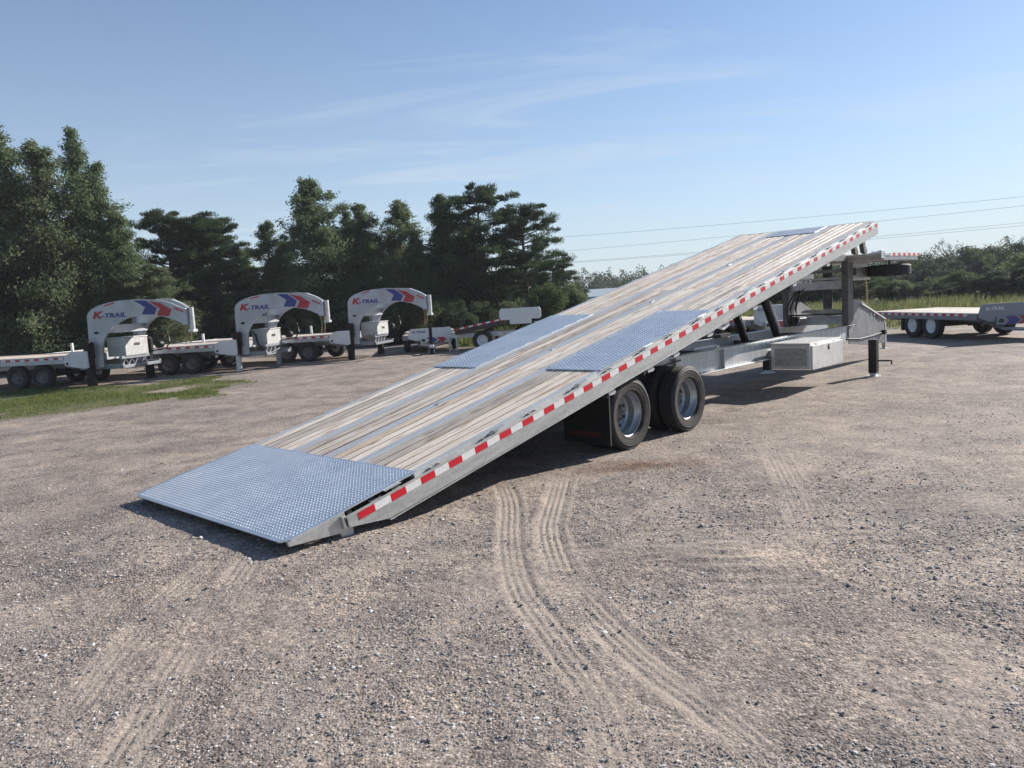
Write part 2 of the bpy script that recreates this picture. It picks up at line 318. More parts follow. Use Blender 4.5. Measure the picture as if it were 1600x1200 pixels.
def ground_fields(x, y):
    r = np.hypot(x, y); fade = np.clip((60 - r) / 45, 0, 1)
    h = (fbm(x * 0.35 + 3, y * 0.35, 11, 3) - 0.5) * 0.05 + (fbm(x * 2.2, y * 2.2, 21, 3) - 0.5) * 0.018
    near = np.clip((14 - r) / 8, 0, 1)
    h = h + near * ((fbm(x * 9, y * 9, 31, 3) - 0.5) * 0.011 + (vnoise(x * 38, y * 38, 41) - 0.5) * 0.006)
    dust = np.zeros_like(x)
    for k, (P, w, st) in enumerate(TRACKS):
        S = spline(P); lo = S.min(0) - 0.4; hi = S.max(0) + 0.4
        idx = np.where((x > lo[0]) & (x < hi[0]) & (y > lo[1]) & (y < hi[1]))[0]
        if len(idx) == 0: continue
        X = x[idx]; Y = y[idx]; best = np.full(len(idx), 9.0); bu = np.zeros(len(idx)); bv = np.zeros(len(idx)); T = np.gradient(S, axis=0); T /= np.linalg.norm(T, axis=1)[:, None]
        for j in range(len(S)):
            dxx = X - S[j, 0]; dyy = Y - S[j, 1]; d = dxx * dxx + dyy * dyy; m = d < best
            best[m] = d[m]; bu[m] = (dxx * T[j, 1] - dyy * T[j, 0])[m]; bv[m] = j * 0.03 + (dxx * T[j, 0] + dyy * T[j, 1])[m]
        sel = best < (w * 2.2) ** 2; u = bu[sel]; v = bv[sel]; I = idx[sel]
        amp = st * np.clip((fbm(x[I] * 1.7, y[I] * 1.7, 51 + k, 3) - 0.27) * 3.5, 0, 1) * np.clip(v / 0.5, 0, 1) * np.clip((len(S) * 0.03 - v) / 0.5, 0, 1)
        ins = np.clip((w - np.abs(u)) / 0.02, 0, 1); berm = np.exp(-((np.abs(u) - w - 0.015) / 0.022) ** 2)
        wob = u
        ribs = np.cos(2 * math.pi * wob / 0.045) * np.clip(0.25 + 1.3 * vnoise(v * 7, u * 25, 83 + k), 0, 1.3); lug = np.sign(np.sin(2 * math.pi * (v / 0.045 + np.abs(u) * 9)))
        h[I] += amp * (ins * (-0.0035 + 0.0034 * ribs + 0.0012 * lug) + berm * 0.0035)
        h[I] -= amp * ins * (vnoise(x[I] * 38, y[I] * 38, 41) - 0.5) * 0.004
        dust[I] = np.maximum(dust[I], amp * np.clip(ins * 0.75 + berm * 0.5, 0, 1))
    # scuffed washboard beside the wheels
    sc = np.exp(-(((x - 0.9) / 1.6) ** 2 + ((y - 4.6) / 0.9) ** 2)); h += near * sc * 0.006 * np.sin((y + 0.25 * fbm(x * 2, y * 2, 61, 2)) * 42) * np.clip((fbm(x * 3, y * 1.2, 63, 2) - 0.42) * 6, 0, 1)
    qa = (x + 2.501) * 0.6848 + (y - 5.8419) * 0.7287; ta = (x + 2.501) * 0.7287 - (y - 5.8419) * 0.6848      # added rise under the ramp tail, shaped to shrink its cast shadow
    h += 0.055 * np.exp(-((qa - 0.05) / 0.95) ** 4) * np.exp(-(ta / 1.9) ** 6)
    n1 = fbm(x * 0.5, y * 0.5, 71, 3) - 0.5
    def blob(cx, cy, rx, ry): return 1 - np.sqrt(((x - cx) / rx) ** 2 + ((y - cy) / ry) ** 2) + n1 * 1.3
    g = np.clip(blob(-12.0, 18.0, 5.4, 3.2) * 3.2, 0, 1)                           # patch beside the first gooseneck
    g = np.maximum(g, np.clip((y - (33.0 + 3 * n1) + 0.25 * x) * 0.8, 0, 1) * (x < 4))
    edge = np.where(x > 8.5, 24.2 - 0.08 * (x - 8.5), 24.2 + 0.35 * (8.5 - x))
    g = np.maximum(g, np.clip((y - edge - 1.2 * n1) * 1.2, 0, 1) * (x > -2))
    g = np.maximum(g, np.clip((np.hypot(x, y) - 70) / 10, 0, 1))
    return h * fade, dust, g
gh, gd, gg = ground_fields(px, py)
ny, nx = GX.shape; ii = (np.arange(ny - 1)[:, None] * nx + np.arange(nx - 1)[None, :]).ravel()
GF = np.stack([ii, ii + 1, ii + nx + 1, ii + nx], 1)

def nd_half(n, s):
    k = n.nodes.new('ShaderNodeMath'); k.operation = 'MULTIPLY'; k.inputs[1].default_value = 0.55; n.links.new(s, k.inputs[0]); return k.outputs[0]
def ground_mat():
    m, n, b = mat('gravel_yard'); t = nd(n, 'ShaderNodeNewGeometry'); P = t.outputs['Position']
    big = noise(n, P, 0.7, 7, 0.66, 0.8); med = noise(n, P, 3.2, 6, 0.65, 0.3); fin = noise(n, P, 34, 5, 0.75); gr = noise(n, P, 120, 3, 0.7)
    c = ramp(n, [(0.30, (0.200, 0.178, 0.162)), (0.5, (0.260, 0.227, 0.200)), (0.70, (0.330, 0.283, 0.238))], big.outputs[0])
    c1 = mix(n, 0.55, c.outputs[0], ramp(n, [(0.3, (0.24, 0.24, 0.26)), (0.50, (0.50, 0.49, 0.48)), (0.70, (0.72, 0.68, 0.63))], med.outputs[0]).outputs[0], 'OVERLAY')
    c2 = mix(n, 0.75, c1.outputs[0], ramp(n, [(0.28, (0.10, 0.10, 0.11)), (0.5, (0.5, 0.5, 0.5)), (0.72, (0.88, 0.87, 0.85))], fin.outputs[0]).outputs[0], 'OVERLAY')
    vo = nd(n, 'ShaderNodeTexVoronoi'); vo.inputs['Scale'].default_value = 62; n.links.new(P, vo.inputs['Vector'])
    sp = nd(n, 'ShaderNodeSeparateColor'); n.links.new(vo.outputs['Color'], sp.inputs[0])
    chip = ramp(n, [(0.0, (0.10, 0.10, 0.11)), (0.22, (0.38, 0.37, 0.37)), (0.5, (0.50, 0.49, 0.48)), (0.8, (0.60, 0.585, 0.56)), (0.94, (0.74, 0.72, 0.70)), (1.0, (1.0, 0.98, 0.96))], sp.outputs[0])
    # loose chips lie in drifts
    dr = ramp(n, [(0.40, (0, 0, 0)), (0.62, (1, 1, 1))], noise(n, P, 1.3, 6, 0.65, 0.6).outputs[0])
    at_d = nd(n, 'ShaderNodeAttribute'); at_d.attribute_name = 'dust'
    inv = nd(n, 'ShaderNodeMath', operation='SUBTRACT'); inv.inputs[0].default_value = 1.0; n.links.new(at_d.outputs['Fac'], inv.inputs[1])
    f = nd(n, 'ShaderNodeMath', operation='MULTIPLY'); n.links.new(dr.outputs[0], f.inputs[0]); n.links.new(inv.outputs[0], f.inputs[1])
    f2 = nd(n, 'ShaderNodeMath', operation='MULTIPLY_ADD'); f2.inputs[1].default_value = 0.62; f2.inputs[2].default_value = 0.30; n.links.new(f.outputs[0], f2.inputs[0])
    v2 = nd(n, 'ShaderNodeTexVoronoi'); v2.inputs['Scale'].default_value = 135; n.links.new(P, v2.inputs['Vector']); s2 = nd(n, 'ShaderNodeSeparateColor'); n.links.new(v2.outputs['Color'], s2.inputs[0])
    grit = ramp(n, [(0.0, (0.15, 0.15, 0.16)), (0.3, (0.42, 0.42, 0.42)), (0.7, (0.56, 0.55, 0.54)), (1.0, (0.90, 0.89, 0.88))], s2.outputs[0]); c2 = mix(n, 0.6, c2.outputs[0], grit.outputs[0], 'OVERLAY')
    c3 = mix(n, f2.outputs[0], c2.outputs[0], chip.outputs[0], 'OVERLAY')
    c3 = mix(n, nd_half(n, f.outputs[0]), c3.outputs[0], (0.62, 0.63, 0.66), 'MULTIPLY')
    df = nd(n, 'ShaderNodeMath', operation='MULTIPLY'); df.inputs[1].default_value = 0.75; n.links.new(at_d.outputs['Fac'], df.inputs[0])
    c4 = mix(n, df.outputs[0], c3.outputs[0], (0.315, 0.268, 0.225))
    # rusty stain on the gravel behind the wheels
    dst = nd(n, 'ShaderNodeVectorMath', operation='DISTANCE'); n.links.new(mapping(n, P, (0.55, 1.5, 0)).outputs[0], dst.inputs[0]); dst.inputs[1].default_value = (0.55 * 1.15, 1.5 * 7.2, 0)
    dn = nd(n, 'ShaderNodeMath', operation='MULTIPLY_ADD'); dn.inputs[1].default_value = 0.9; n.links.new(med.outputs[0], dn.inputs[0]); n.links.new(dst.outputs['Value'], dn.inputs[2])
    st = ramp(n, [(0.50, (0.55, 0.40, 0.30)), (1.0, (1, 1, 1))], dn.outputs[0]); c5 = mix(n, 0.9, c4.outputs[0], st.outputs[0], 'MULTIPLY')
    ag = nd(n, 'ShaderNodeAttribute'); ag.attribute_name = 'grass'
    gcol = ramp(n, [(0.3, (0.055, 0.062, 0.026)), (0.55, (0.105, 0.105, 0.045)), (0.75, (0.16, 0.145, 0.075))], med.outputs[0])
    gmask = nd(n, 'ShaderNodeMath', operation='MULTIPLY_ADD'); gmask.use_clamp = True; gmask.inputs[1].default_value = 1.6; gmask.inputs[2].default_value = -0.3; n.links.new(ag.outputs['Fac'], gmask.inputs[0])
    c6 = mix(n, gmask.outputs[0], c5.outputs[0], gcol.outputs[0])
    n.links.new(c6.outputs[0], b.inputs['Base Color']); b.inputs['Roughness'].default_value = 0.9; b.inputs['Specular IOR Level'].default_value = 0.2
    hsum = mix(n, f2.outputs[0], mix(n, 0.5, fin.outputs[0], gr.outputs[0]).outputs[0], ramp(n, [(0.0, (1, 1, 1)), (0.7, (0, 0, 0))], vo.outputs['Distance']).outputs[0])
    bump(n, b, hsum.outputs[0], 0.7, 0.009); return m
M['gravel'] = ground_mat()
gm = fast_mesh('ground', np.stack([px, py, gh], 1), GF, M['gravel'], smooth=True)
for nm, arr in (('dust', gd), ('grass', gg)):
    a = gm.attributes.new(nm, 'FLOAT', 'POINT'); a.data.foreach_set('value', arr.astype(np.float32))
ground = inst('ground', gm); tag(ground, 'grey and tan gravel yard with dusty tyre tracks', 'ground', kind='structure')

# loose stones
def ico():
    p = (1 + 5 ** 0.5) / 2
    V = np.array([(-1, p, 0), (1, p, 0), (-1, -p, 0), (1, -p, 0), (0, -1, p), (0, 1, p), (0, -1, -p), (0, 1, -p), (p, 0, -1), (p, 0, 1), (-p, 0, -1), (-p, 0, 1)], float); V /= np.linalg.norm(V[0])
    F = np.array([(0, 11, 5), (0, 5, 1), (0, 1, 7), (0, 7, 10), (0, 10, 11), (1, 5, 9), (5, 11, 4), (11, 10, 2), (10, 7, 6), (7, 1, 8), (3, 9, 4), (3, 4, 2), (3, 2, 6), (3, 6, 8), (3, 8, 9), (4, 9, 5), (2, 4, 11), (6, 2, 10), (8, 6, 7), (9, 8, 1)])
    return V, F
def stones(name, n, ymin, ymax, smin, smax, seed, base, power=1.6, thr=0.42):
    g = np.random.default_rng(seed); V0, F0 = base
    k = int(n * 5); t = g.random(k); Y = (ymin ** (1 - power) + t * (ymax ** (1 - power) - ymin ** (1 - power))) ** (1 / (1 - power)); X = (g.random(k) * 2 - 1) * (1.3 + 0.86 * Y)
    dens = fbm(X * 1.3, Y * 1.3, 91, 4) + 0.12 * np.clip((X - 1.2) / 1.5, -0.3, 1) * (Y < 5) + 0.06 * (X < -2.2)
    _, du, gr = ground_fields(X, Y); keep = g.random(k) < np.clip((dens - thr) * 5, 0.06, 1) * (1 - 0.9 * np.clip(du, 0, 1)) * (1 - 0.85 * gr)
    X, Y = X[keep][:n], Y[keep][:n]; n = len(X); Z, _, _ = ground_fields(X, Y)
    s = smin * (smax / smin) ** (g.random(n) ** 2.4); s *= np.clip(Y / 3.0, 0.8, 1.9) ** 0.5
    ax = np.stack([s * g.uniform(0.8, 1.35, n), s * g.uniform(0.6, 1.0, n), s * g.uniform(0.3, 0.55, n)], 1)
    rz = g.random(n) * 6.283; tl = g.normal(0, 0.3, n)
    V = V0[None] * (1 + 0.30 * (g.random((n, len(V0), 1)) - 0.5)) * ax[:, None, :] * 0.5
    c, q = np.cos(tl)[:, None], np.sin(tl)[:, None]; x1 = V[..., 0] * c - V[..., 2] * q; z1 = V[..., 0] * q + V[..., 2] * c
    c, q = np.cos(rz)[:, None], np.sin(rz)[:, None]; x2 = x1 * c - V[..., 1] * q; y2 = x1 * q + V[..., 1] * c
    V = np.stack([x2 + X[:, None], y2 + Y[:, None], z1 + (Z + ax[:, 2] * 0.12)[:, None]], 2).reshape(-1, 3)
    F = (F0[None] + (np.arange(n) * len(V0))[:, None, None]).reshape(-1, 3)
    return inst(name, fast_mesh(name, V, F, M['stone']))
def stone_mat():
    m, n, b = mat('gravel_stone'); g = nd(n, 'ShaderNodeNewGeometry')
    c = ramp(n, [(0.0, (0.11, 0.104, 0.102)), (0.18, (0.19, 0.175, 0.165)), (0.45, (0.27, 0.245, 0.225)), (0.75, (0.36, 0.33, 0.30)), (0.93, (0.48, 0.455, 0.43)), (1.0, (0.66, 0.65, 0.63))], g.outputs['Random Per Island'])
    f = noise(n, g.outputs['Position'], 160, 3); c2 = mix(n, 0.35, c.outputs[0], f.outputs[0], 'OVERLAY')
    n.links.new(c2.outputs[0], b.inputs['Base Color']); b.inputs['Roughness'].default_value = 0.8; bump(n, b, f.outputs[0], 0.4, 0.003); return m
M['stone'] = stone_mat()
OCT = (np.array([(1, 0, 0), (-1, 0, 0), (0, 1, 0), (0, -1, 0), (0, 0, 1), (0, 0, -1)], float), np.array([(0, 2, 4), (2, 1, 4), (1, 3, 4), (3, 0, 4), (2, 0, 5), (1, 2, 5), (3, 1, 5), (0, 3, 5)]))
tag(stones('loose_gravel', 17000, 1.9, 9, 0.009, 0.028, 5, ico(), 1.9), 'loose angular grey gravel stones lying on the yard', 'gravel', kind='stuff')
tag(stones('gravel_chips', 130000, 1.9, 24, 0.005, 0.017, 6, OCT, 1.7, 0.40), 'small grey gravel chips strewn over the yard', 'gravel', kind='stuff')

# grass
def blades(name, n, region, hmin, hmax, w, m, seed, thr=0.55):
    g = np.random.default_rng(seed); x0, x1, y0, y1 = region; X = g.uniform(x0, x1, n); Y = g.uniform(y0, y1, n)
    Z, _, gr = ground_fields(X, Y); cl = fbm(X * 0.8, Y * 0.8, 141, 3); k = (gr > thr) & (g.random(n) < np.clip((cl - 0.25) * 2.2, 0.1, 1)); X, Y, Z, cl = X[k], Y[k], Z[k], cl[k]; n = len(X)
    h = g.uniform(hmin, hmax, n) * (0.55 + 0.9 * cl); a = g.random(n) * 6.283; l = g.normal(0, 0.35, (n, 2)) * h[:, None]; ww = w * g.uniform(0.6, 1.4, n)
    p = np.stack([X, Y, Z - 0.01], 1); d = np.stack([np.cos(a) * ww, np.sin(a) * ww, np.zeros(n)], 1); tip = p + np.stack([l[:, 0], l[:, 1], h], 1)
    V = np.stack([p - d, p + d, tip], 1).reshape(-1, 3)
    return inst(name, fast_mesh(name, V, np.arange(3 * n).reshape(-1, 3), m))
tag(blades('grass_patch', 170000, (-18, -5.5, 14, 23), 0.02, 0.075, 0.008, M['grass'], 15, 0.4), 'short weedy grass patch beside the gravel', 'grass', kind='stuff')
tag(blades('meadow_grass', 90000, (2, 40, 22, 50), 0.12, 0.5, 0.022, M['drygrass'], 16), 'tall tan and green meadow grass beyond the gravel', 'grass', kind='stuff')
tag(blades('undergrowth', 40000, (-22, 4, 28, 44), 0.2, 0.7, 0.03, M['grass'], 17), 'rough grass growing under the trees', 'grass', kind='stuff')
# ------------------------------------------------------------------ the tilted trailer
TH = 0.21016; Z0 = 0.1263
T = empty('tilt_deck_trailer', (-2.501, 5.8419, 0), math.pi / 2 - 0.75438)
tag(T, 'long gooseneck trailer with wooden deck tilted down to the gravel and steel ramp plates', 'trailer')
DK = dict(loc=(0, 0, Z0), rot=(0, -TH, 0))       # parts laid out in the plane of the tilted deck: x up the slope, y to its left, z out of it
S1, S2, S2b, S3, S4 = 1.18, 3.69, 6.03, 7.32, 12.0
# steel skeleton of the deck
d = MB()
for s in (-1, 1):
    y0, y1 = sorted((s * 1.19, s * 1.25)); d.box(S1, S4, y0, y1, -0.05, 0.0)
for y0, y1 in ((0.44, 0.56), (-0.58, -0.46)): d.box(S1, S4, y0, y1, -0.05, 0.0)
d.box(S1, S4, -0.085, -0.005, -0.05, -0.004); d.box(S1, S4, 0.012, 0.062, -0.05, -0.010)
for k in range(19): x = 1.0 + k * 0.6; d.box(x, x + 0.05, -1.24, 1.24, -0.15, -0.052)
for s in (-1, 1):
    y0, y1 = sorted((s * 0.34, s * 0.42)); d.box(0.75, 11.6, y0, y1, -0.27, -0.151)
d.box(S4, S4 + 0.02, -1.25, 1.25, -0.2, -0.002)
deck = d.build('deck_frame', M['strip'], T, **DK)
# planks: each one its own board
bays = [(-1.188, -0.582, 5), (-0.458, -0.088, 3), (0.064, 0.438, 3), (0.562, 1.188, 5)]
pm = {}
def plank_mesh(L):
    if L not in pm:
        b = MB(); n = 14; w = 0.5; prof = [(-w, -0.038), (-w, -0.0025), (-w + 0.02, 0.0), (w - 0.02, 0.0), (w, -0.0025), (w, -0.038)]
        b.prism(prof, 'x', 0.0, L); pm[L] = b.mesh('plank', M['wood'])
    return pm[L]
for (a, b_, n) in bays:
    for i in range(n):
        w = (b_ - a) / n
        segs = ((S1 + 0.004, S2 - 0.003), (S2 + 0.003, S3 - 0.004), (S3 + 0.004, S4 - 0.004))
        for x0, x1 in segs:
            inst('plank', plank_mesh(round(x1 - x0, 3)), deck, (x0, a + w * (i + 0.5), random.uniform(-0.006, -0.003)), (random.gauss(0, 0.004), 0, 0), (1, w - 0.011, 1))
# tread plates with raised lugs
def tread(name, x0, x1, y0, y1, z, th=0.006, chamf=0.0, p=0.031):
    t = MB()
    if chamf: t.prism([(x0, y0 + chamf), (x0 + chamf, y0), (x1, y0), (x1, y1), (x0 + chamf, y1), (x0, y1 - chamf)], 'z', z - th, z)
    else: t.box(x0, x1, y0, y1, z - th, z)
    r = 0; yy = y0 + 0.03
    while yy < y1 - 0.02:
        xx = x0 + 0.03 + (p / 2 if r % 2 else 0); 
        while xx < x1 - 0.02:
            if not (chamf and xx < x0 + chamf + 0.02 and (yy < y0 + chamf or yy > y1 - chamf)):
                a = 0.72 if (r % 2) else -0.72; c, s_ = math.cos(a), math.sin(a); l, w, h = 0.0135 * p / 0.033, 0.0055 * p / 0.033, 0.0030 * p / 0.033
                q = lambda u, v, k: (xx + u * c - v * s_, yy + u * s_ + v * c, z + k)
                t.add([q(-l, 0, 0), q(0, -w, 0), q(l, 0, 0), q(0, w, 0), q(-l * 0.4, 0, h), q(l * 0.4, 0, h)], [(0, 1, 5, 4), (1, 2, 5), (2, 3, 4, 5), (3, 0, 4)])
            xx += p
        yy += p * 0.62; r += 1
    o = inst(name, t.mesh(name, M['tread'], recalc=False), deck); o.data.materials.append(M['lug']); nb = 6 if not chamf else 8
    o.data.polygons.foreach_set('material_index', [0 if i < nb else 1 for i in range(len(o.data.polygons))]); return o
tread('tread_plate', 0.0, S1 + 0.02, -1.262, 1.262, 0.006, 0.008, 0.06)
tread('tread_plate', S2, S2b, -1.262, -0.545, 0.0075, p=0.046)
tread('tread_plate', S2, S2b, 0.515, 1.262, 0.0075, p=0.046)
tp = tread('tread_plate', 11.36, 11.93, -0.47, 0.42, 0.0075)
weld_me = MB().box(0, 0.13, -0.006, 0.006, 0, 0.008).mesh('weld_bead', M['alu'])
for s in (-1, 1):
    for k in range(9): inst('weld_bead', weld_me, deck, (S2 + 0.08 + k * 0.27, s * 0.531, 0.003))
for x in (2.55, 4.4, 6.6, 8.9): MB().box(x, x + 0.09, -0.06, -0.03, -0.004, 0.006).build('lashing_clip', M['alu'], deck)
# side rails with tape and stake pockets
tape = {}
for c, L in (('redtape', 0.150), ('whitetape', 0.153)):
    tape[c] = MB().box(0, L, -0.0015, 0.0015, 0, 0.055).mesh('reflective_tape', M[c])
pocket = MB(); pocket.box(0, 0.10, -0.016, -0.012, -0.10, 0.0); pocket.box(0, 0.006, -0.012, 0.016, -0.10, 0.0); pocket.box(0.094, 0.10, -0.012, 0.016, -0.10, 0.0); pocket.box(0.006, 0.094, -0.012, 0.016, -0.018, -0.013)
pocket_m = pocket.mesh('stake_pocket', M['galv_mid'])
clip_m = MB().box(0, 0.16, -0.017, 0.017, -0.004, 0.003).mesh('pocket_cap', M['alu'])
S0 = 0.6594
for s in (-1, 1):
    r = MB(); y0, y1 = sorted((s * 1.286, s * 1.295)); r.prism([(0.49, -0.028), (S4 + 0.03, -0.028), (S4 + 0.03, -0.235), (0.84, -0.215), (0.49, -0.115)], 'y', y0, y1)
    y0, y1 = sorted((s * 1.252, s * 1.2945)); r.box(0.84, S4, y0, y1, -0.232, -0.222)
    y0, y1 = sorted((s * 1.251, s * 1.2855)); r.box(0.49, S4, y0, y1, -0.048, -0.042)
    rail = r.build('side_rail', M['rail'], T, bevel=0.002, **DK)
    for k in range(38):
        inst('reflective_tape', tape['redtape'], rail, (S0 + 0.3048 * k - 0.075, s * 1.2966, -0.100))
        if k < 37: inst('reflective_tape', tape['whitetape'], rail, (S0 + 0.3048 * k + 0.0755, s * 1.2966, -0.100))
    for k in range(19):
        inst('stake_pocket', pocket_m, rail, (0.72 + 0.606 * k, s * 1.268, -0.022), (0, 0, 0 if s < 0 else math.pi) if s < 0 else (0, 0, 0), (1, s * -1.0, 1))
        if k % 2 == 0: inst('pocket_cap', clip_m, rail, (0.86 + 0.606 * k, s * 1.268, -0.004))
    e = MB(); y0, y1 = sorted((s * 1.235, s * 1.262)); e.prism([(0.03, -0.003), (0.50, -0.003), (0.50, -0.14), (0.42, -0.135), (0.03, -0.035)], 'y', y0, y1)
    y0, y1 = sorted((s * 1.262, s * 1.288)); e.box(0.455, 0.475, y0, y1, -0.12, -0.02); e.box(0.03, 0.44, *sorted((s * 1.262, s * 1.275)), -0.037, -0.024) if False else None
    e.build('ramp_side_plate', M['alu'], T, bevel=0.003, **DK)
    f = MB(); y0, y1 = sorted((s * 1.16, s * 1.23)); f.prism([(0.44, -0.135), (0.56, -0.135), (0.55, -0.235), (0.46, -0.24)], 'y', y0, y1); f.build('ramp_foot', M['galv'], T, bevel=0.004, **DK)
u = MB()
for k in range(5): u.box(0.12 + k * 0.21, 0.16 + k * 0.21, -1.23, 1.23, -0.03 - k * 0.018, -0.003)
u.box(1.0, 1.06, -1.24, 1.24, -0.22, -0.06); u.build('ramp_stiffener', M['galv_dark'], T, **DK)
br = MB().prism([(0, 0), (0.10, 0), (0.13, -0.06), (0.10, -0.075), (0, -0.06)], 'y', -0.06, 0.06).mesh('rail_bracket', M['galv'])
for x in (3.75, 4.5, 5.05, 5.85, 7.1, 8.4, 9.7):
    for s in (-1, 1): inst('rail_bracket', br, T, (0, 0, 0), (0, -TH, 0)).location = (x * math.cos(TH) + 0.22 * math.sin(TH), s * 1.20, Z0 + x * math.sin(TH) - 0.228 * math.cos(TH))
# deck uprights that drop onto the neck, at the high end
for y in (-0.97, -1.12, 0.97):
    a = MB(); a.prism([(0.02, 0.42), (-0.12, 0.42), (-0.10, 0.20), (-0.02, 0.02), (0.10, 0.0), (0.14, 0.05), (0.05, 0.14), (0.02, 0.25)], 'y', y - 0.035, y + 0.035)
    a.build('deck_upright', M['galv_dark'], T, bevel=0.004, loc=(11.55, 0, 2.07))
# chassis beams (I section, cut back under the low end of the deck)
for s in (-1, 1):
    b = MB(); c = s * 0.56
    b.prism([(3.95, 0.50), (14.3, 0.50), (14.3, 0.78), (4.25, 0.78), (3.95, 0.66)], 'y', c - 0.006, c + 0.006)
    b.box(4.25, 12.55, c - 0.065, c + 0.065, 0.78, 0.794); b.box(3.95, 11.6, c - 0.065, c + 0.065, 0.487, 0.50)
    for x in (4.6, 5.35, 6.1, 7.4): b.box(x, x + 0.01, c - 0.06, c + 0.06, 0.502, 0.778)
    b.build('chassis_beam', M['galv_beam'], T, bevel=0.002)
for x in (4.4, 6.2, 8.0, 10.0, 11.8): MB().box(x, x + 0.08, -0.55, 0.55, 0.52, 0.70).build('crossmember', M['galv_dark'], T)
for x, z in ((5.5, 0.796), (6.3, 0.796)): MB().box(x, x + 0.10, -0.53, -0.45, z, z + 0.03).build('slide_pad', M['black'], T)
MB().tube([(6.75, -0.50, 0.83), (7.3, -0.50, 0.83)], 0.022).tube([(7.3, -0.5, 0.83), (7.42, -0.5, 0.835)], 0.009).build('grease_canister', M['white'], T, smooth=True)
MB().tube([(4.6, -0.60, 0.64), (5.6, -0.63, 0.70), (6.2, -0.628, 0.74)], 0.012).build('brake_line', M['hose'], T)
# wheels
def tyre_prof(rr, ri, w, ribs=5):
    h = w / 2; d_ = rr - ri; p = [(ri, -h * 0.72), (ri + d_ * 0.06, -h * 0.84), (ri + d_ * 0.13, -h * 0.87), (ri + d_ * 0.14, -h * 0.92), (ri + d_ * 0.20, -h * 0.93), (ri + d_ * 0.22, -h * 0.91), (ri + d_ * 0.45, -h * 0.985), (ri + d_ * 0.62, -h * 0.985), (ri + d_ * 0.64, -h * 1.01), (ri + d_ * 0.68, -h * 1.01), (ri + d_ * 0.70, -h * 0.98), (ri + d_ * 0.84, -h * 0.92), (ri + d_ * 0.86, -h * 0.94), (rr - 0.012, -h * 0.86)]
    n = ribs; a = -h * 0.80; st = h * 1.6 / n
    for i in range(n):
        y = a + i * st; p += [(rr - 0.002 * abs(i - (n - 1) / 2), y + 0.001), (rr - 0.002 * abs(i - (n - 1) / 2), y + st - 0.010)]
        if i < n - 1: p += [(rr - 0.011, y + st - 0.008), (rr - 0.011, y + st - 0.001)]
    p += [(rr - 0.014, h * 0.86), (rr - 0.045, h * 0.97), (ri + (rr - ri) * 0.45, h), (ri + 0.015, h * 0.86), (ri, h * 0.72)]
    return p
tyre_me = MB().lathe(tyre_prof(0.385, 0.238, 0.215), 72).mesh('tyre', M['rubber'], smooth=True)
tyre_me.materials.append(M['sidewall'])
for p in tyre_me.polygons:
    c = p.center; rad = math.hypot(c.x, c.z)
    if rad < 0.35 and abs(c.y) > 0.05: p.material_index = 1
rim_out = MB().lathe([(0.243, -0.078), (0.246, -0.070), (0.232, -0.060), (0.226, -0.01), (0.208, 0.01), (0.205, 0.085), (0.190, 0.100), (0.120, 0.104), (0.115, 0.112), (0.20, 0.112), (0.215, 0.10), (0.232, 0.0), (0.240, -0.06)], 56).mesh('rim', M['rim'], smooth=True)
hub = MB().lathe([(0.0, 0.0), (0.05, 0.0), (0.062, 0.012), (0.065, 0.06), (0.125, 0.066), (0.125, 0.11), (0.0, 0.11)], 28)
for k in range(8):
    a = k * math.pi / 4; hub.tube([(0.098 * math.cos(a), 0.035, 0.098 * math.sin(a)), (0.098 * math.cos(a), 0.07, 0.098 * math.sin(a))], 0.013, 6)
hub_me = hub.mesh('hub', M['galv_dark'], smooth=True)
hole_me = MB().tube([(0, 0.098, 0), (0, 0.101, 0)], 0.021, 10).mesh('hand_hole', M['dark'])
def wheel(x, y, z, s, outer=True):
    r = inst('wheel', rim_out, T, (x, y, z), (0, 0, 0 if s < 0 else math.pi) if outer else (0, 0, math.pi if s < 0 else 0))
    inst('tyre', tyre_me, r)
    if outer: inst('hub', hub_me, r, (0, 0.04, 0)); [inst('hand_hole', hole_me, r, (0.155 * math.cos((k + 0.5) * math.pi / 4), 0, 0.155 * math.sin((k + 0.5) * math.pi / 4))) for k in range(8)]
for x in (4.15, 5.345):
    for s in (-1, 1):
        wheel(x, s * 1.135, 0.378, s); wheel(x, s * 0.875, 0.378, s, False)
    MB().tube([(x, -1.0, 0.378), (x, 1.0, 0.378)], 0.055, 14).build('axle', M['dark'], T, smooth=True)
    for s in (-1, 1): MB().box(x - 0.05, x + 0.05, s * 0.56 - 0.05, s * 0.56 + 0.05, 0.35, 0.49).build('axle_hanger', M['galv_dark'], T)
for s in (-1, 1):
    mf = MB(); y0, y1 = sorted((s * 0.70, s * 1.30)); mf.box(3.665, 3.677, y0, y1, 0.13, 0.66); f = mf.build('mudflap', M['flap'], T, bevel=0.004)
    MB().tube([(3.655, y0 + 0.02, 0.665), (3.655, y1 - 0.03, 0.665), (3.655, y1 - 0.005 if s > 0 else y0 + 0.003, 0.63)], 0.012).build('flap_bar', M['galv_dark'], f, smooth=True)
    MB().box(3.66, 3.682, (y0 - 0.004) if s < 0 else y1, y0 if s < 0 else y1 + 0.004, 0.13, 0.66).build('flap_edge', M['dark'], f)
    text('lettering', 'ONE SIXTEEN', 0.062, M['darkred'], f, (3.6635, y1 - 0.08, 0.21), (R(90), 0, R(-90)), 0, 0.001, 0.0008, 'LEFT', 1.05)
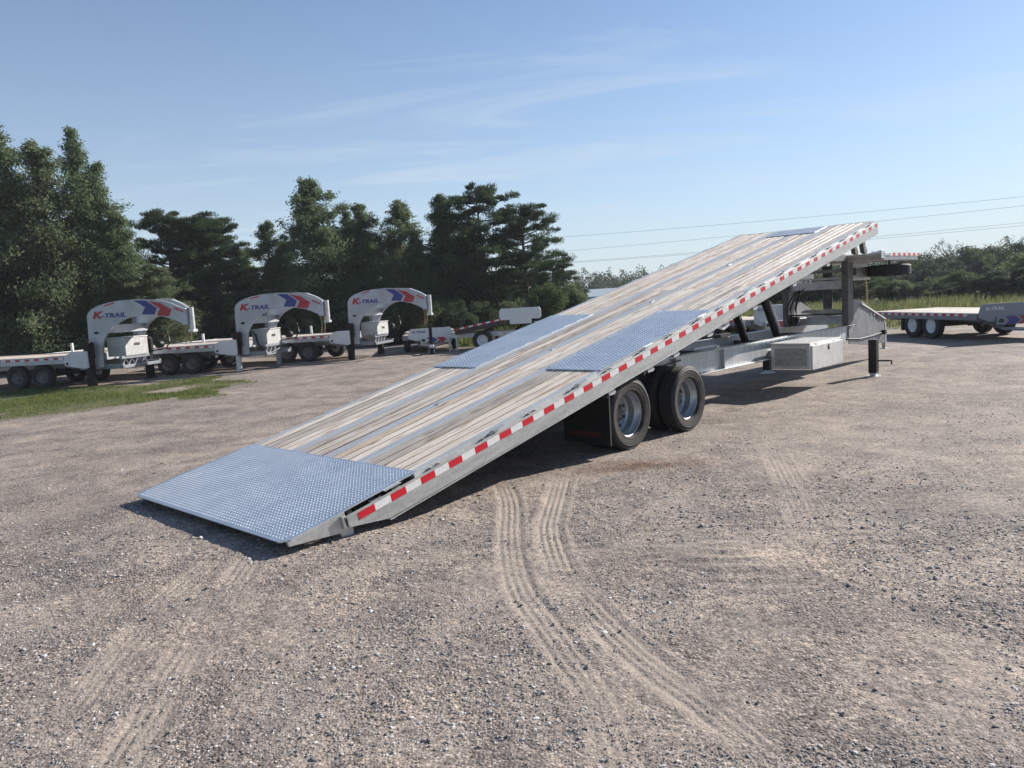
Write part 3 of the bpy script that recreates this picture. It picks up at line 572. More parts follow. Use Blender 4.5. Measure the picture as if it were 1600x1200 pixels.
# hydraulic rams
for s in (-1, 1):
    h = MB().tube([(9.95, s * 0.30, 0.66), (9.30, s * 0.30, 1.53)], 0.062, 16).build('hydraulic_ram', M['black'], T, smooth=True)
    MB().tube([(9.305, s * 0.30, 1.52), (9.06, s * 0.30, 1.86)], 0.035, 14).build('ram_rod', M['galv'], h, smooth=True)
    MB().tube([(9.80, s * 0.30 - 0.075, 0.90), (9.45, s * 0.30 - 0.075, 1.37)], 0.012).build('ram_pipe', M['galv'], h, smooth=True)
# amber light
MB().prism([(6.0, 1.32), (6.36, 1.40), (6.36, 1.17), (6.22, 1.12), (6.0, 1.16)], 'y', -1.245, -1.235).build('light_bracket', M['galv'], T)
ml = MB()
ring = [(6.17 + 0.085 * math.cos(a), 1.225 + 0.055 * math.sin(a)) for a in np.linspace(0, 2 * math.pi, 20, endpoint=False)]
ml.prism(ring, 'y', -1.262, -1.245); mlo = ml.build('marker_light', M['black'], T)
MB().prism([(6.17 + 0.066 * math.cos(a), 1.225 + 0.038 * math.sin(a)) for a in np.linspace(0, 2 * math.pi, 20, endpoint=False)], 'y', -1.275, -1.262).build('lens', M['amber'], mlo, bevel=0.004)
# toolbox
tb = MB().box(8.82, 10.05, -1.262, -0.66, 0.345, 0.715).build('toolbox', M['bright_alu'], T, bevel=0.006)
MB().box(8.85, 10.07, -1.29, -1.263, 0.335, 0.70).build('toolbox_door', M['bright_alu'], tb, bevel=0.005)
MB().box(8.80, 10.07, -1.268, -0.655, 0.716, 0.74).build('toolbox_lid', M['bright_alu'], tb, bevel=0.004)
MB().box(9.46, 9.52, -1.298, -1.2905, 0.60, 0.67).build('latch', M['black'], tb); MB().box(9.475, 9.505, -1.302, -1.2985, 0.62, 0.66).build('latch_handle', M['alu'], tb)
for x in (9.05, 9.75): MB().box(x, x + 0.09, -1.275, -1.2635, 0.702, 0.7155).build('hinge', M['galv'], tb)
MB().box(8.812, 8.8195, -1.22, -0.72, 0.40, 0.66).build('toolbox_end_panel', M['rail'], tb)
MB().box(8.95, 9.9, -0.66, -0.57, 0.52, 0.62).build('toolbox_mount', M['galv'], T)
# jacks
def jack(x, y, z1, arm):
    j = MB().box(x - 0.065, x + 0.065, y - 0.065, y + 0.065, 0.06, z1).build('landing_jack', M['black'], T, bevel=0.006)
    MB().box(x - 0.05, x + 0.05, y - 0.05, y + 0.05, 0.012, 0.06).box(x - 0.13, x + 0.13, y - 0.10, y + 0.10, 0.0, 0.012).build('jack_foot', M['galv'], j)
    MB().tube([(x + 0.04, y - 0.065, z1 * 0.42), (x + 0.08, y - 0.20, z1 * 0.42), (x + 0.08, y - 0.26, z1 * 0.42), (x + 0.08, y - 0.26, z1 * 0.32)], 0.014).build('crank_handle', M['black'], j, smooth=True)
    if arm: MB().tube(arm, 0.03, 8).build('jack_arm', M['black'], j)
jack(11.0, -1.46, 0.62, None)
jack(11.12, 0.46, 0.60, [(11.12, 0.46, 0.56), (11.12, 0.56, 0.60)])
# neck riser
for s in (-1, 1):
    MB().box(12.22, 12.50, s * 0.56 - 0.05 if s > 0 else -0.628, 0.628 if s > 0 else -0.51, 0.795, 1.975).build('neck_post', M['galv_dark'], T, bevel=0.008)
    MB().prism([(12.35, 0.44), (12.35, 1.28), (13.0, 1.24), (14.44, 0.77), (14.49, 0.30), (13.4, 0.33)], 'y', *sorted((s * 0.575, s * 0.592))).build('neck_side_plate', M['galv_mid'], T, bevel=0.003)
    MB().box(10.2, 13.72, *sorted((s * 0.50, s * 0.62)), 1.98, 2.12).build('neck_beam', M['galv_mid'], T, bevel=0.006)
    MB().prism([(12.6, 1.975), (13.45, 1.975), (13.62, 1.62), (12.6, 1.62)], 'y', *sorted((s * 0.53, s * 0.57))).build('neck_gusset', M['alu'], T, bevel=0.003)
    MB().prism([(12.05, s * 1.27), (12.22, s * 1.28), (13.74, s * 0.62), (13.40, s * 0.62)], 'z', 1.985, 2.13).build('platform_outrigger', M['galv'], T, bevel=0.004)
    MB().tube([(13.0, s * 0.605, 1.16), (14.40, s * 0.605, 0.785)], 0.018).build('plate_edge', M['alu'], T, smooth=True)
MB().box(14.40, 14.47, -0.60, -0.53, 0.18, 0.72).box(14.36, 14.51, -0.64, -0.49, 0.165, 0.18).build('neck_leg', M['galv'], T)
cb = dict(a=(0.13, 1.48, 1.64, 'galv'), b=(0.05, 1.66, 1.70, 'galv'), c=(0.08, 1.79, 1.85, 'galv_mid'), d=(0.04, 0.99, 1.02, 'dark'))
for k, (w, z0, z1, m_) in cb.items(): MB().box(12.30, 12.30 + w, -0.515, 0.515, z0, z1).build('cross_bar', M[m_], T, bevel=0.004)
MB().prism([(12.5, 0.80), (12.5, 0.93), (13.3, 0.93), (13.3, 0.80)], 'y', -0.53, 0.53).build('neck_floor', M['galv'], T)
sp = [(12.55, 0.38 - 0.09 * i, 1.05 + 0.012 * math.sin(i * 1.3)) for i in range(11)]
MB().tube(sp, [0.02, 0.035, 0.042, 0.045, 0.047, 0.045, 0.048, 0.045, 0.042, 0.036, 0.02], 10).build('strap_roll', M['tarp'], T, smooth=True)
MB().box(12.45, 12.6, -0.5, 0.25, 0.93, 0.975).build('strap_tray', M['galv'], T)
MB().tube([(12.9, 0.0, 1.98), (12.9, 0.0, 1.10)], 0.09, 18).tube([(12.9, 0, 1.10), (12.9, 0, 0.86)], 0.07, 18).build('coupler_tube', M['galv_dark'], T, smooth=True)
for a_, r_ in ((0.0, 0.018), (0.09, 0.014), (-0.10, 0.022)):
    MB().tube([(12.2, 0.42 + a_, 0.86), (12.15, 0.44 + a_, 1.15), (12.3, 0.38 + a_ * 0.5, 1.42), (12.35, 0.15 + a_, 1.66)], r_, 8).build('hydraulic_hose', M['hose'], T, smooth=True)
MB().box(12.28, 12.40, 0.36, 0.50, 0.80, 0.98).build('valve_block', M['dark'], T)
MB().box(12.62, 12.80, -0.585, -0.5705, 1.72, 1.86).build('control_panel', M['dark'], T)
MB().prism([(12.9, -0.50), (13.45, -0.30), (13.35, -0.25), (12.9, -0.42)], 'z', 1.25, 1.62).build('neck_web', M['brown'], T)
MB().tube([(12.2, -0.60, 0.55), (12.9, -0.605, 0.49), (13.7, -0.605, 0.50), (14.2, -0.62, 0.53)], 0.012).tube([(14.2, -0.60, 0.53), (14.2, -0.68, 0.53)], 0.05, 12).build('power_cord', M['hose'], T, smooth=True)
for (x, z) in ((13.55, 0.93), (13.75, 0.91), (13.62, 1.0)): MB().tube([(x, -0.592, z), (x, -0.604, z)], 0.028, 10).build('plate_bolt', M['alu'], T)
MB().prism([(13.83, 0.905), (14.1, 0.80), (14.07, 0.74), (13.8, 0.845)], 'y', -0.597, -0.5925).build('plate_slot', M['dark'], T)
chain = MB()
for i in range(22):
    z = 1.60 - i * 0.026; x = 13.78 + 0.06 * math.sin(i * 0.16); o = (i % 2)
    ring = [(x + (0.022 * math.cos(a) if o else 0.004 * math.cos(a)), -0.43 + (0.004 if o else 0.022) * math.cos(a), z + 0.026 * math.sin(a)) for a in np.linspace(0, 2 * math.pi, 9)]
    chain.tube(ring, 0.0065, 5)
chain.build('safety_chain', M['brass'], T, smooth=True)
# front platform over the neck
fp = MB().box(12.2, 14.33, -1.285, 1.285, 2.03, 2.085).box(12.25, 14.28, -1.25, 1.25, 1.955, 2.03).build('front_platform', M['alu'], T, bevel=0.004)
for k in range(6):
    for s in (-1, 1):
        inst('reflective_tape', tape['redtape'], fp, (12.62 + 0.3048 * k, s * 1.2872, 2.029))
        inst('reflective_tape', tape['whitetape'], fp, (12.467 + 0.3048 * k, s * 1.2872, 2.029))
spw = inst('spare_wheel', rim_out, T, (13.6, -0.93, 1.775), (R(90), 0, 0)); inst('tyre', tyre_me, spw)
MB().tube([(13.6, -0.93, 1.67), (13.6, -0.93, 1.96)], 0.025, 8).build('spare_carrier', M['galv_dark'], T)
# tail tube and lamp behind the neck, ground end
MB().box(9.2, 9.7, 0.45, 0.53, 0.80, 0.86).build('pump_box', M['dark'], T)
# ------------------------------------------------------------------ parked gooseneck trailers
def small_wheel_meshes(rr, ri, w, spokes=8):
    ty = MB().lathe(tyre_prof(rr, ri, w, 4), 40).mesh('tyre', M['rubber'], smooth=True)
    h = w / 2
    rm = MB().lathe([(0.0, -h * 0.55), (ri * 0.35, -h * 0.6), (ri * 0.5, -h * 0.35), (ri * 0.8, -h * 0.42), (ri * 0.9, -h * 0.6), (ri, -h * 0.74), (ri + 0.006, -h * 0.7), (ri * 0.95, 0.0), (0.0, 0.0)], 32)
    for k in range(spokes):
        a = 2 * math.pi * k / spokes
        rm.tube([(ri * 0.64 * math.cos(a), -h * 0.46, ri * 0.64 * math.sin(a)), (ri * 0.64 * math.cos(a), -h * 0.40, ri * 0.64 * math.sin(a))], 0.02, 6)
    return ty, rm.mesh('rim', M['white'], smooth=True)
SW_T, SW_R = small_wheel_meshes(0.335, 0.19, 0.20)
SW_D = SW_R.copy(); SW_D.materials.clear(); SW_D.materials.append(M['galv_dark'])
def small_wheel(par, x, y, z, s, dark=False):
    w = inst('wheel', SW_D if dark else SW_R, par, (x, y, z), (0, 0, 0 if s < 0 else math.pi)); inst('tyre', SW_T, w); return w
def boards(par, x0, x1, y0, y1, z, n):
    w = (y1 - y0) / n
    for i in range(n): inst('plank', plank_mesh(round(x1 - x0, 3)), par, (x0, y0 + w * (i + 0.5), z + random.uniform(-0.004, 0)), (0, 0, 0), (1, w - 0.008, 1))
PL = 2.66                                   # length of a neck plate along its own plane
def neck_pt(u, z, s, off=0.0):              # u 0..3.4 along the plate, s side (-1 near)
    k = u / 3.4; x = 0.02 + 2.53 * k; y = s * (0.97 - 0.82 * k); nx, ny = (0.308, 0.951)
    return (x + nx * off, y + s * ny * off, z)
def plate_poly(b, poly, s, o0, o1):
    n = len(poly); V = [neck_pt(u, z, s, o0) for u, z in poly] + [neck_pt(u, z, s, o1) for u, z in poly]
    b.add(V, [tuple(range(n - 1, -1, -1)), tuple(range(n, 2 * n))] + [(i, (i + 1) % n, n + (i + 1) % n, n + i) for i in range(n)])
NECK = [(0.1, 0.50), (0.12, 1.06), (0.15, 1.86), (0.20, 1.96), (0.32, 2.05), (0.53, 2.13), (0.85, 2.20), (1.19, 2.24), (1.82, 2.26), (2.48, 2.22), (2.96, 2.09), (3.39, 1.92), (3.37, 1.50), (2.99, 1.66), (2.71, 1.75), (2.39, 1.80), (2.05, 1.83), (1.77, 1.82), (1.45, 1.77), (1.2, 1.68), (0.96, 1.56), (0.78, 1.42), (0.66, 1.28), (0.58, 1.14), (0.54, 0.89), (0.54, 0.50)]
def gooseneck(name, loc, rz, label, pale_jack=False, box=(0.98, 0.66, 1.25), checker=True, hoses=False):
    g = empty(name, loc, rz); tag(g, label, 'trailer', 'gooseneck trailers parked in a row before the trees')
    for s in (-1, 1):
        b = MB(); plate_poly(b, NECK, s, 0.0, 0.012)
        np_ = b.build('neck_plate', M['neck'], g, bevel=0.003)
        # rolled edge flanges
        e = MB(); n = len(NECK)
        for i in range(n - 1):
            if i == 11: continue
            p, q = NECK[i], NECK[i + 1]; A = [neck_pt(*p, s, -0.09), neck_pt(*p, s, 0.016), neck_pt(*q, s, 0.016), neck_pt(*q, s, -0.09)]
            up = 0.012; B = [(x, y, z + up) for x, y, z in A]; e.add(A + B, [(0, 1, 2, 3), (7, 6, 5, 4), (0, 4, 5, 1), (1, 5, 6, 2), (2, 6, 7, 3), (3, 7, 4, 0)])
        e.build('neck_flange', M['neck'], np_)
        for nm, m_, poly in (('blue_chevron', 'blue', [(1.74, 2.235), (2.13, 2.215), (2.48, 2.0), (2.37, 1.83), (1.96, 1.85), (2.09, 2.04)]), ('red_chevron', 'red', [(2.21, 2.205), (2.6, 2.13), (2.96, 1.93), (2.84, 1.755), (2.45, 1.80), (2.57, 1.98)]),
                             ('marker_reflector', 'redlens', [(0.75, 2.115), (1.08, 2.175), (1.08, 2.215), (0.75, 2.155)]), ('marker_reflector', 'redlens', [(3.03, 1.95), (3.34, 1.835), (3.34, 1.89), (3.03, 2.005)])):
            b = MB(); plate_poly(b, poly, s, 0.0125, 0.017); b.build(nm, M[m_], np_)
        b = MB(); plate_poly(b, [(0.40 + 0.08 * math.cos(a), 1.43 + 0.04 * math.sin(a)) for a in np.linspace(0, 2 * math.pi, 16, endpoint=False)], s, 0.0125, 0.018); b.build('oval_badge', M['dark'], np_)
        ang = math.atan2(0.82, 2.53)
        if s < 0:
            p = neck_pt(0.33, 1.815, s, 0.014); text('lettering', 'K', 0.25, M['red'], np_, p, (R(90), 0, ang), 0.25, 0.002, 0.014, 'LEFT', 1.35)
            p = neck_pt(0.63, 1.82, s, 0.014); text('lettering', '-TRAIL', 0.165, M['blue'], np_, p, (R(90), 0, ang), 0.22, 0.002, 0.007, 'LEFT', 1.28)
        # corner panel of the deck front
        c = MB(); y0, y1 = sorted((s * 1.20, s * 1.24)); c.prism([(-0.47, 0.60), (-0.47, 0.86), (-0.2, 0.97), (0.24, 0.97), (0.20, 0.50), (0.0, 0.52)], 'y', y0, y1)
        c.box(0.20, 0.24, *sorted((s * 0.99, s * 1.22)), 0.52, 0.96); cp = c.build('corner_panel', M['white'], g, bevel=0.008)
        MB().tube([(-0.38, s * 1.24, 0.66), (-0.38, s * 1.25, 0.66)], 0.035, 12).build('panel_light', M['dark'], cp)
        # landing jack
        jx, jy = 0.33 if s > 0 else 0.20, s * 1.10; zb = 0.50 if pale_jack else 0.03
        j = MB().box(jx - 0.09, jx + 0.09, jy - 0.085, jy + 0.085, zb, 1.20).box(jx + 0.075, jx + 0.15, jy - 0.05, jy + 0.05, 0.75, 1.16).build('landing_jack', M['black'], g, bevel=0.006)
        MB().box(jx - 0.06, jx + 0.06, jy - 0.06, jy + 0.06, 0.015, zb + 0.02).build('inner_leg', M['galv'] if pale_jack else M['black'], j)
        MB().box(jx - 0.13, jx + 0.13, jy - 0.10, jy + 0.10, -0.01, 0.015).build('jack_foot', M['black'], j)
        MB().tube([(jx - 0.07, jy, 0.28), (jx - 0.18, jy - 0.02, 0.28), (jx - 0.18, jy - 0.02, 0.22)], 0.015).build('crank_handle', M['galv'], j)
        MB().box(jx - 0.05, jx + 0.05, min(jy, s * 0.94), max(jy, s * 0.94), 0.72, 0.80).box(jx - 0.05, jx + 0.05, min(jy, s * 0.94), max(jy, s * 0.94), 1.0, 1.08).build('jack_mount', M['neck'], j)
    # cross tie under the arch, coupler, chains
    MB().box(0.55, 0.62, -0.80, 0.80, 1.40, 1.62).build('neck_tie', M['neck'], g, bevel=0.005)
    MB().box(2.42, 2.56, -0.16, 0.16, 1.50, 1.95).build('neck_head', M['neck'], g, bevel=0.01)
    cp = MB().tube([(2.62, 0, 1.97), (2.62, 0, 1.36)], 0.075, 18).box(2.54, 2.70, -0.10, 0.10, 1.30, 1.37).build('coupler', M['alu'], g, smooth=True)
    for dy in (-0.10, 0.12):
        c = MB()
        for i in range(14):
            z = 1.46 - i * 0.034; o = i % 2
            c.tube([(2.45 + 0.02 * math.cos(a) * o + 0.02 * math.sin(i * 0.3), dy + 0.02 * math.cos(a) * (1 - o), z + 0.027 * math.sin(a)) for a in np.linspace(0, 2 * math.pi, 8)], 0.008, 4)
        c.build('safety_chain', M['brass'], cp)
    # toolbox with checker front on a truss
    bx, by, bz = box; tbx = MB().box(0.42, bx, -by, 0.26, 0.76, bz).build('toolbox', M['rail'], g, bevel=0.008)
    MB().box(0.40, bx + 0.02, -by - 0.01, 0.27, bz + 0.001, bz + 0.025).build('toolbox_lid', M['rail'], tbx, bevel=0.004)
    lug = MB()
    for i in range(16 if checker else 0):
        for k in range(25):
            yy = -0.62 + k * 0.035; zz = 0.79 + i * 0.028; a = 0.7 if (i + k) % 2 else -0.7; c_, s_ = math.cos(a) * 0.014, math.sin(a) * 0.014
            lug.add([(0.981, yy - c_, zz - s_), (0.981, yy + s_ * 0.3, zz - c_ * 0.3), (0.981, yy + c_, zz + s_), (0.981, yy - s_ * 0.3, zz + c_ * 0.3), (0.985, yy, zz)], [(0, 1, 4), (1, 2, 4), (2, 3, 4), (3, 0, 4)])
    if checker: tag(lug.build('checker_lugs', M['alu'], tbx), kind='stuff')
    if hoses:
        for a_ in (-0.50, -0.42, -0.46): MB().tube([(0.55, -0.78, 1.18), (0.62, a_ - 0.28, 1.05), (0.66, a_ - 0.26, 0.80), (0.80, a_ - 0.24, 0.55), (0.95, a_, 0.50), (1.02, a_ + 0.5, 0.62), (1.02, 0.5, 0.72)], 0.016, 6).build('hydraulic_hose', M['hose'], g, smooth=True)
    MB().box(bx + 0.002, bx + 0.01, -0.30, -0.08, bz - 0.22, bz - 0.15).build('latch', M['dark'], tbx)
    fr = MB().box(-0.4, 0.95, -0.80, -0.72, 0.44, 0.56).box(-0.4, 0.95, 0.72, 0.80, 0.44, 0.56).box(0.86, 0.95, -0.8, 0.8, 0.44, 0.52).box(0.86, 0.95, -0.8, 0.32, 0.69, 0.76)
    for i in range(4):
        y = -0.75 + i * 0.25; fr.tube([(0.905, y, 0.52), (0.905, y + 0.125, 0.70), (0.905, y + 0.25, 0.52)], 0.022, 6)
    fr.build('front_truss', M['greypaint'], g, bevel=0.003)
    # deck, wheels
    L = 6.2; dk = MB().box(-L, -0.02, -1.215, -1.15, 0.66, 0.86).box(-L, -0.02, 1.15, 1.215, 0.66, 0.86).box(-L, -L + 0.06, -1.15, 1.15, 0.66, 0.855).box(-0.1, -0.02, -1.15, 1.15, 0.66, 0.855)
    for y in (-0.5, 0.5): dk.box(-L + 0.1, -0.1, y - 0.05, y + 0.05, 0.50, 0.80)
    for k in range(10): dk.box(-L + 0.3 + k * 0.6, -L + 0.35 + k * 0.6, -1.15, 1.15, 0.74, 0.80)
    dko = dk.build('deck_frame', M['neck'], g, bevel=0.004)
    boards(dko, -L + 0.07, -0.11, -1.145, 1.145, 0.85, 12)
    for s in (-1, 1):
        for k in range(19): inst('reflective_tape', tape['redtape'], dko, (-L + 0.2 + 0.3048 * k, s * 1.2165, 0.775)); inst('reflective_tape', tape['whitetape'], dko, (-L + 0.3505 + 0.3048 * k, s * 1.2165, 0.775))
        for x in (-1.35, -2.15): small_wheel(g, x, s * 1.03, 0.332, s, s < 0)
    for x in (-1.35, -2.15): MB().tube([(x, -0.98, 0.332), (x, 0.98, 0.332)], 0.045, 10).build('axle', M['dark'], g); MB().box(x - 0.05, x + 0.05, -0.55, -0.45, 0.33, 0.52).box(x - 0.05, x + 0.05, 0.45, 0.55, 0.33, 0.52).build('axle_hanger', M['dark'], g)
    # hoses beside the far leg
    MB().tube([(0.75, 0.9, 1.22), (1.0, 0.95, 1.36), (1.15, 0.95, 1.33), (1.2, 0.95, 1.05), (1.05, 0.95, 0.85), (0.6, 0.9, 0.8)], 0.02, 6).build('breakaway_cable', M['hose'], g, smooth=True)
    MB().tube([(0.62, 0.86, 1.3), (0.9, 0.9, 1.12)], 0.02).tube([(0.85, 0.86, 0.98), (0.85, 1.02, 0.98)], 0.11, 14).build('winch', M['black'], g, smooth=True)
    for x in (-0.9, -2.4): MB().box(x, x + 0.07, 1.216, 1.26, 0.72, 1.14).build('stake', M['white'], g)
    return g
A0 = R(90 - 102); lx, ly = math.cos(A0 + math.pi / 2) * 0.97, math.sin(A0 + math.pi / 2) * 0.97
gooseneck('gooseneck_trailer', (-11.39 + lx, 20.72 + ly, 0), A0, 'silver gooseneck trailer standing on the grass patch by the cedars')
gooseneck('gooseneck_trailer', (-8.23 + lx, 22.94 + ly, 0), A0 + R(1.2), 'silver gooseneck trailer with pale lower jack legs, middle one of the row', pale_jack=True, box=(0.90, 0.60, 1.20), checker=False, hoses=True)
gooseneck('gooseneck_trailer', (-5.33 + lx, 25.3 + ly, 0), A0 - R(1), 'silver gooseneck trailer next to the low white headboard trailer', box=(1.0, 0.70, 1.17), checker=False)

# ------------------------------------------------------------------ flat-deck trailers with headboards
def flatdeck(name, loc, rz, label, m_board, W2=1.05, L=5.0, zd=0.60, hb=0.28, wx=-2.6, lettering='K-TRAIL', jackz=0.9, white_letters=False, lower=True, board_w=None):
    g = empty(name, loc, rz); tag(g, label, 'trailer', 'low flat-deck trailers parked around the yard'); bw = board_w or W2
    dk = MB().box(-L, 0, -W2, -W2 + 0.06, zd - 0.16, zd).box(-L, 0, W2 - 0.06, W2, zd - 0.16, zd).box(-L, -L + 0.06, -W2, W2, zd - 0.16, zd - 0.002).box(-0.06, 0, -W2, W2, zd - 0.16, zd - 0.002)
    for y in (-0.45, 0.45): dk.box(-L + 0.1, -0.05, y - 0.04, y + 0.04, zd - 0.26, zd - 0.05)
    for k in range(8): dk.box(-L + 0.3 + k * 0.58, -L + 0.35 + k * 0.58, -W2 + 0.06, W2 - 0.06, zd - 0.14, zd - 0.05)
    d_ = dk.build('deck_frame', M['greypaint'], g, bevel=0.004)
    boards(d_, -L + 0.07, -0.07, -W2 + 0.07, W2 - 0.07, zd + 0.012, 10)
    for s in (-1, 1):
        for k in range(int((L - 0.4) / 0.3048)): inst('reflective_tape', tape['redtape'], d_, (-L + 0.2 + 0.3048 * k, s * (W2 + 0.0015), zd - 0.065)); inst('reflective_tape', tape['whitetape'], d_, (-L + 0.3505 + 0.3048 * k, s * (W2 + 0.0015), zd - 0.065))
        for x in (wx, wx - 0.76): 
            small_wheel(g, x, s * (W2 - 0.12), 0.332, s)
        MB().box(wx - 1.2, wx - 1.13, *sorted((s * (W2 - 0.24), s * (W2 - 0.01))), 0.18, zd - 0.16).build('mudflap', M['flap'], g)
    for x in (wx, wx - 0.76): MB().tube([(x, -W2 + 0.1, 0.332), (x, W2 - 0.1, 0.332)], 0.04, 10).build('axle', M['dark'], g); MB().box(x - 0.04, x + 0.04, -0.48, -0.42, 0.33, zd - 0.25).box(x - 0.04, x + 0.04, 0.42, 0.48, 0.33, zd - 0.25).build('axle_hanger', M['dark'], g)
    h = MB().prism([(-bw, zd - 0.10), (-bw, zd - 0.0), (-bw + 0.06, zd + hb - 0.04), (-bw + 0.12, zd + hb), (bw - 0.12, zd + hb), (bw - 0.06, zd + hb - 0.04), (bw, zd), (bw, zd - 0.10), (bw - 0.25, zd - 0.20), (-bw + 0.25, zd - 0.20)], 'x', 0.02, 0.06).box(0, 0.02, -bw + 0.3, bw - 0.3, zd - 0.15, zd + hb - 0.06).build('headboard', m_board, g, bevel=0.006)
    text('lettering', lettering, 0.11, M['white'] if white_letters else M['blue'], h, (0.0625, -bw + 0.16, zd + hb - 0.15), (R(90), 0, R(90)), 0.2, 0.002, 0.003, 'LEFT', 1.2)
    if lower:
        lp = MB().prism([(-bw + 0.42, zd - 0.29), (-bw + 0.42, zd - 0.08), (bw - 0.05, zd - 0.08), (bw - 0.05, zd - 0.29)], 'x', 0.065, 0.10).build('logo_panel', m_board, g, bevel=0.01)
        q = -bw + 0.62
        MB().prism([(q, zd - 0.10), (q + 0.26, zd - 0.10), (q + 0.40, zd - 0.19), (q + 0.26, zd - 0.28), (q, zd - 0.28), (q + 0.12, zd - 0.19)], 'x', 0.1005, 0.104).build('blue_chevron', M['blue'], lp)
        q += 0.34
        MB().prism([(q, zd - 0.10), (q + 0.26, zd - 0.10), (q + 0.40, zd - 0.19), (q + 0.26, zd - 0.28), (q, zd - 0.28), (q + 0.12, zd - 0.19)], 'x', 0.1005, 0.104).build('red_chevron', M['red'], lp)
        MB().prism([(-bw + 0.53 + 0.07 * math.cos(a), zd - 0.19 + 0.05 * math.sin(a)) for a in np.linspace(0, 2 * math.pi, 16, endpoint=False)], 'x', 0.1005, 0.105).build('oval_badge', M['dark'], lp)
        text('lettering', 'K-TRAIL', 0.09, M['blue'], lp, (0.1015, q + 0.46, zd - 0.22), (R(90), 0, R(90)), 0.2, 0.002, 0.002, 'LEFT', 1.1)
    tg = MB().tube([(-0.6, -0.45, zd - 0.24), (0.0, -0.42, 0.27), (1.25, 0.0, 0.27)], 0.04, 8).tube([(-0.6, 0.45, zd - 0.24), (0.0, 0.42, 0.27), (1.25, 0.0, 0.27)], 0.04, 8).box(1.15, 1.5, -0.06, 0.06, 0.23, 0.32).build('tongue', M['galv'], g)
    j = MB().box(0.98, 1.09, -0.055, 0.055, 0.03, jackz).box(0.93, 1.14, -0.1, 0.1, 0.0, 0.03).build('tongue_jack', M['black'], g, bevel=0.005)
    MB().tube([(1.03, 0, jackz - 0.05), (1.10, -0.14, jackz - 0.05), (1.10, -0.2, jackz - 0.05), (1.10, -0.2, jackz + 0.06)], 0.015).build('crank_handle', M['black'], j, smooth=True)
    for dy in (-0.08, 0.08): MB().tube([(1.2, dy, 0.25), (1.25, dy, 0.15), (1.28, dy * 1.3, 0.04)], 0.012, 5).build('safety_chain', M['galv'], tg)
    return g
fd5 = flatdeck('flat_deck_trailer', (12.09, 18.14, 0), R(90 - 174), 'grey flat-deck trailer with wooden deck by the meadow edge', M['greypaint'], W2=1.1, L=4.5, zd=0.66, hb=0.22, wx=-1.75, white_letters=True, lettering='K-TRAIL', jackz=0.55)
# rear bumper and hitch hardware on that trailer
hb_ = MB().box(-4.65, -4.5, -1.05, 0.6, 0.42, 0.58).box(-4.62, -4.52, -0.95, -0.85, 0.2, 0.44).build('rear_bumper', M['galv'], fd5, bevel=0.01)
MB().tube([(-4.57, -1.10, 0.50), (-4.57, -1.05, 0.50)], 0.07, 14).build('tail_light', M['redlens'], hb_)
MB().tube([(-4.6, -0.7, 0.42), (-4.7, -0.9, 0.30), (-4.7, -1.0, 0.16), (-4.65, -0.8, 0.22)], 0.012, 6).build('hanging_cable', M['hose'], hb_, smooth=True)
flatdeck('flat_deck_trailer', (-2.72, 26.7, 0), R(-90 + 6), 'low white trailer with blue and red chevron panel beside the tilted brown deck', M['white'], W2=0.98, L=4.6, zd=0.62, hb=0.22, wx=-1.1, board_w=0.78, jackz=0.95)
flatdeck('flat_deck_trailer', (8.05, 23.2, 0), R(-90 + 32), 'low grey trailer seen through the gap under the raised deck', M['neck'], W2=1.05, L=4.4, zd=0.62, hb=0.40, wx=-1.7, board_w=1.0, jackz=1.0)

# ------------------------------------------------------------------ brown tilt trailer with white end board
g6 = empty('tilt_bed_trailer', (0.45, 26.9, 0), R(-8)); tag(g6, 'brown tilt-bed trailer raised at one end with a white T-shaped end board', 'trailer')
MB().box(-2.6, 1.9, -0.62, -0.54, 0.44, 0.60).box(-2.6, 1.9, 0.54, 0.62, 0.44, 0.60).box(-2.6, -2.5, -0.54, 0.54, 0.45, 0.59).box(1.7, 1.8, -0.54, 0.54, 0.45, 0.59).build('chassis', M['galv'], g6, bevel=0.004)
bd = MB().box(0, 2.7, -1.0, 1.0, 0.0, 0.16).box(0, 2.7, -1.03, -1.0, -0.02, 0.20).box(0, 2.7, 1.0, 1.03, -0.02, 0.20).build('tilt_bed', M['brown'], g6, bevel=0.004, loc=(-2.15, 0, 0.58), rot=(0, -R(9.5), 0))
boards(bd, 0.02, 2.68, -0.98, 0.98, 0.2, 10)
for k in range(8): inst('reflective_tape', tape['redtape'], bd, (0.05 + 0.3048 * k, -1.0325, 0.13)); inst('reflective_tape', tape['whitetape'], bd, (0.2 + 0.3048 * k, -1.0325, 0.13))
MB().prism([(-0.66, 0.98), (-0.70, 1.05), (-0.70, 1.28), (-0.64, 1.36), (0.64, 1.36), (0.70, 1.28), (0.70, 1.05), (0.66, 0.98), (0.36, 0.98), (0.36, 0.83), (-0.36, 0.83), (-0.36, 0.98)], 'y', -1.16, -1.11).build('end_board', M['white'], g6, bevel=0.006).location = (0.12, 0, 0.0)
MB().box(-0.3, 0.3, -1.11, -1.02, 0.86, 0.95).build('end_board_mount', M['brown'], g6)
MB().box(0.5, 1.3, -0.66, -0.2, 0.60, 0.86).build('pump_box', M['greypaint'], g6, bevel=0.008)
for x in (-1.25, 0.3):
    for s in (-1, 1): small_wheel(g6, x, s * 0.85, 0.332, s)
    MB().tube([(x, -0.8, 0.332), (x, 0.8, 0.332)], 0.04, 10).build('axle', M['dark'], g6); MB().box(x - 0.04, x + 0.04, -0.61, -0.55, 0.33, 0.46).box(x - 0.04, x + 0.04, 0.55, 0.61, 0.33, 0.46).build('axle_hanger', M['dark'], g6)
MB().tube([(-0.2, 0.0, 0.58), (0.3, 0.0, 0.98)], 0.05, 10).build('lift_ram', M['black'], g6)
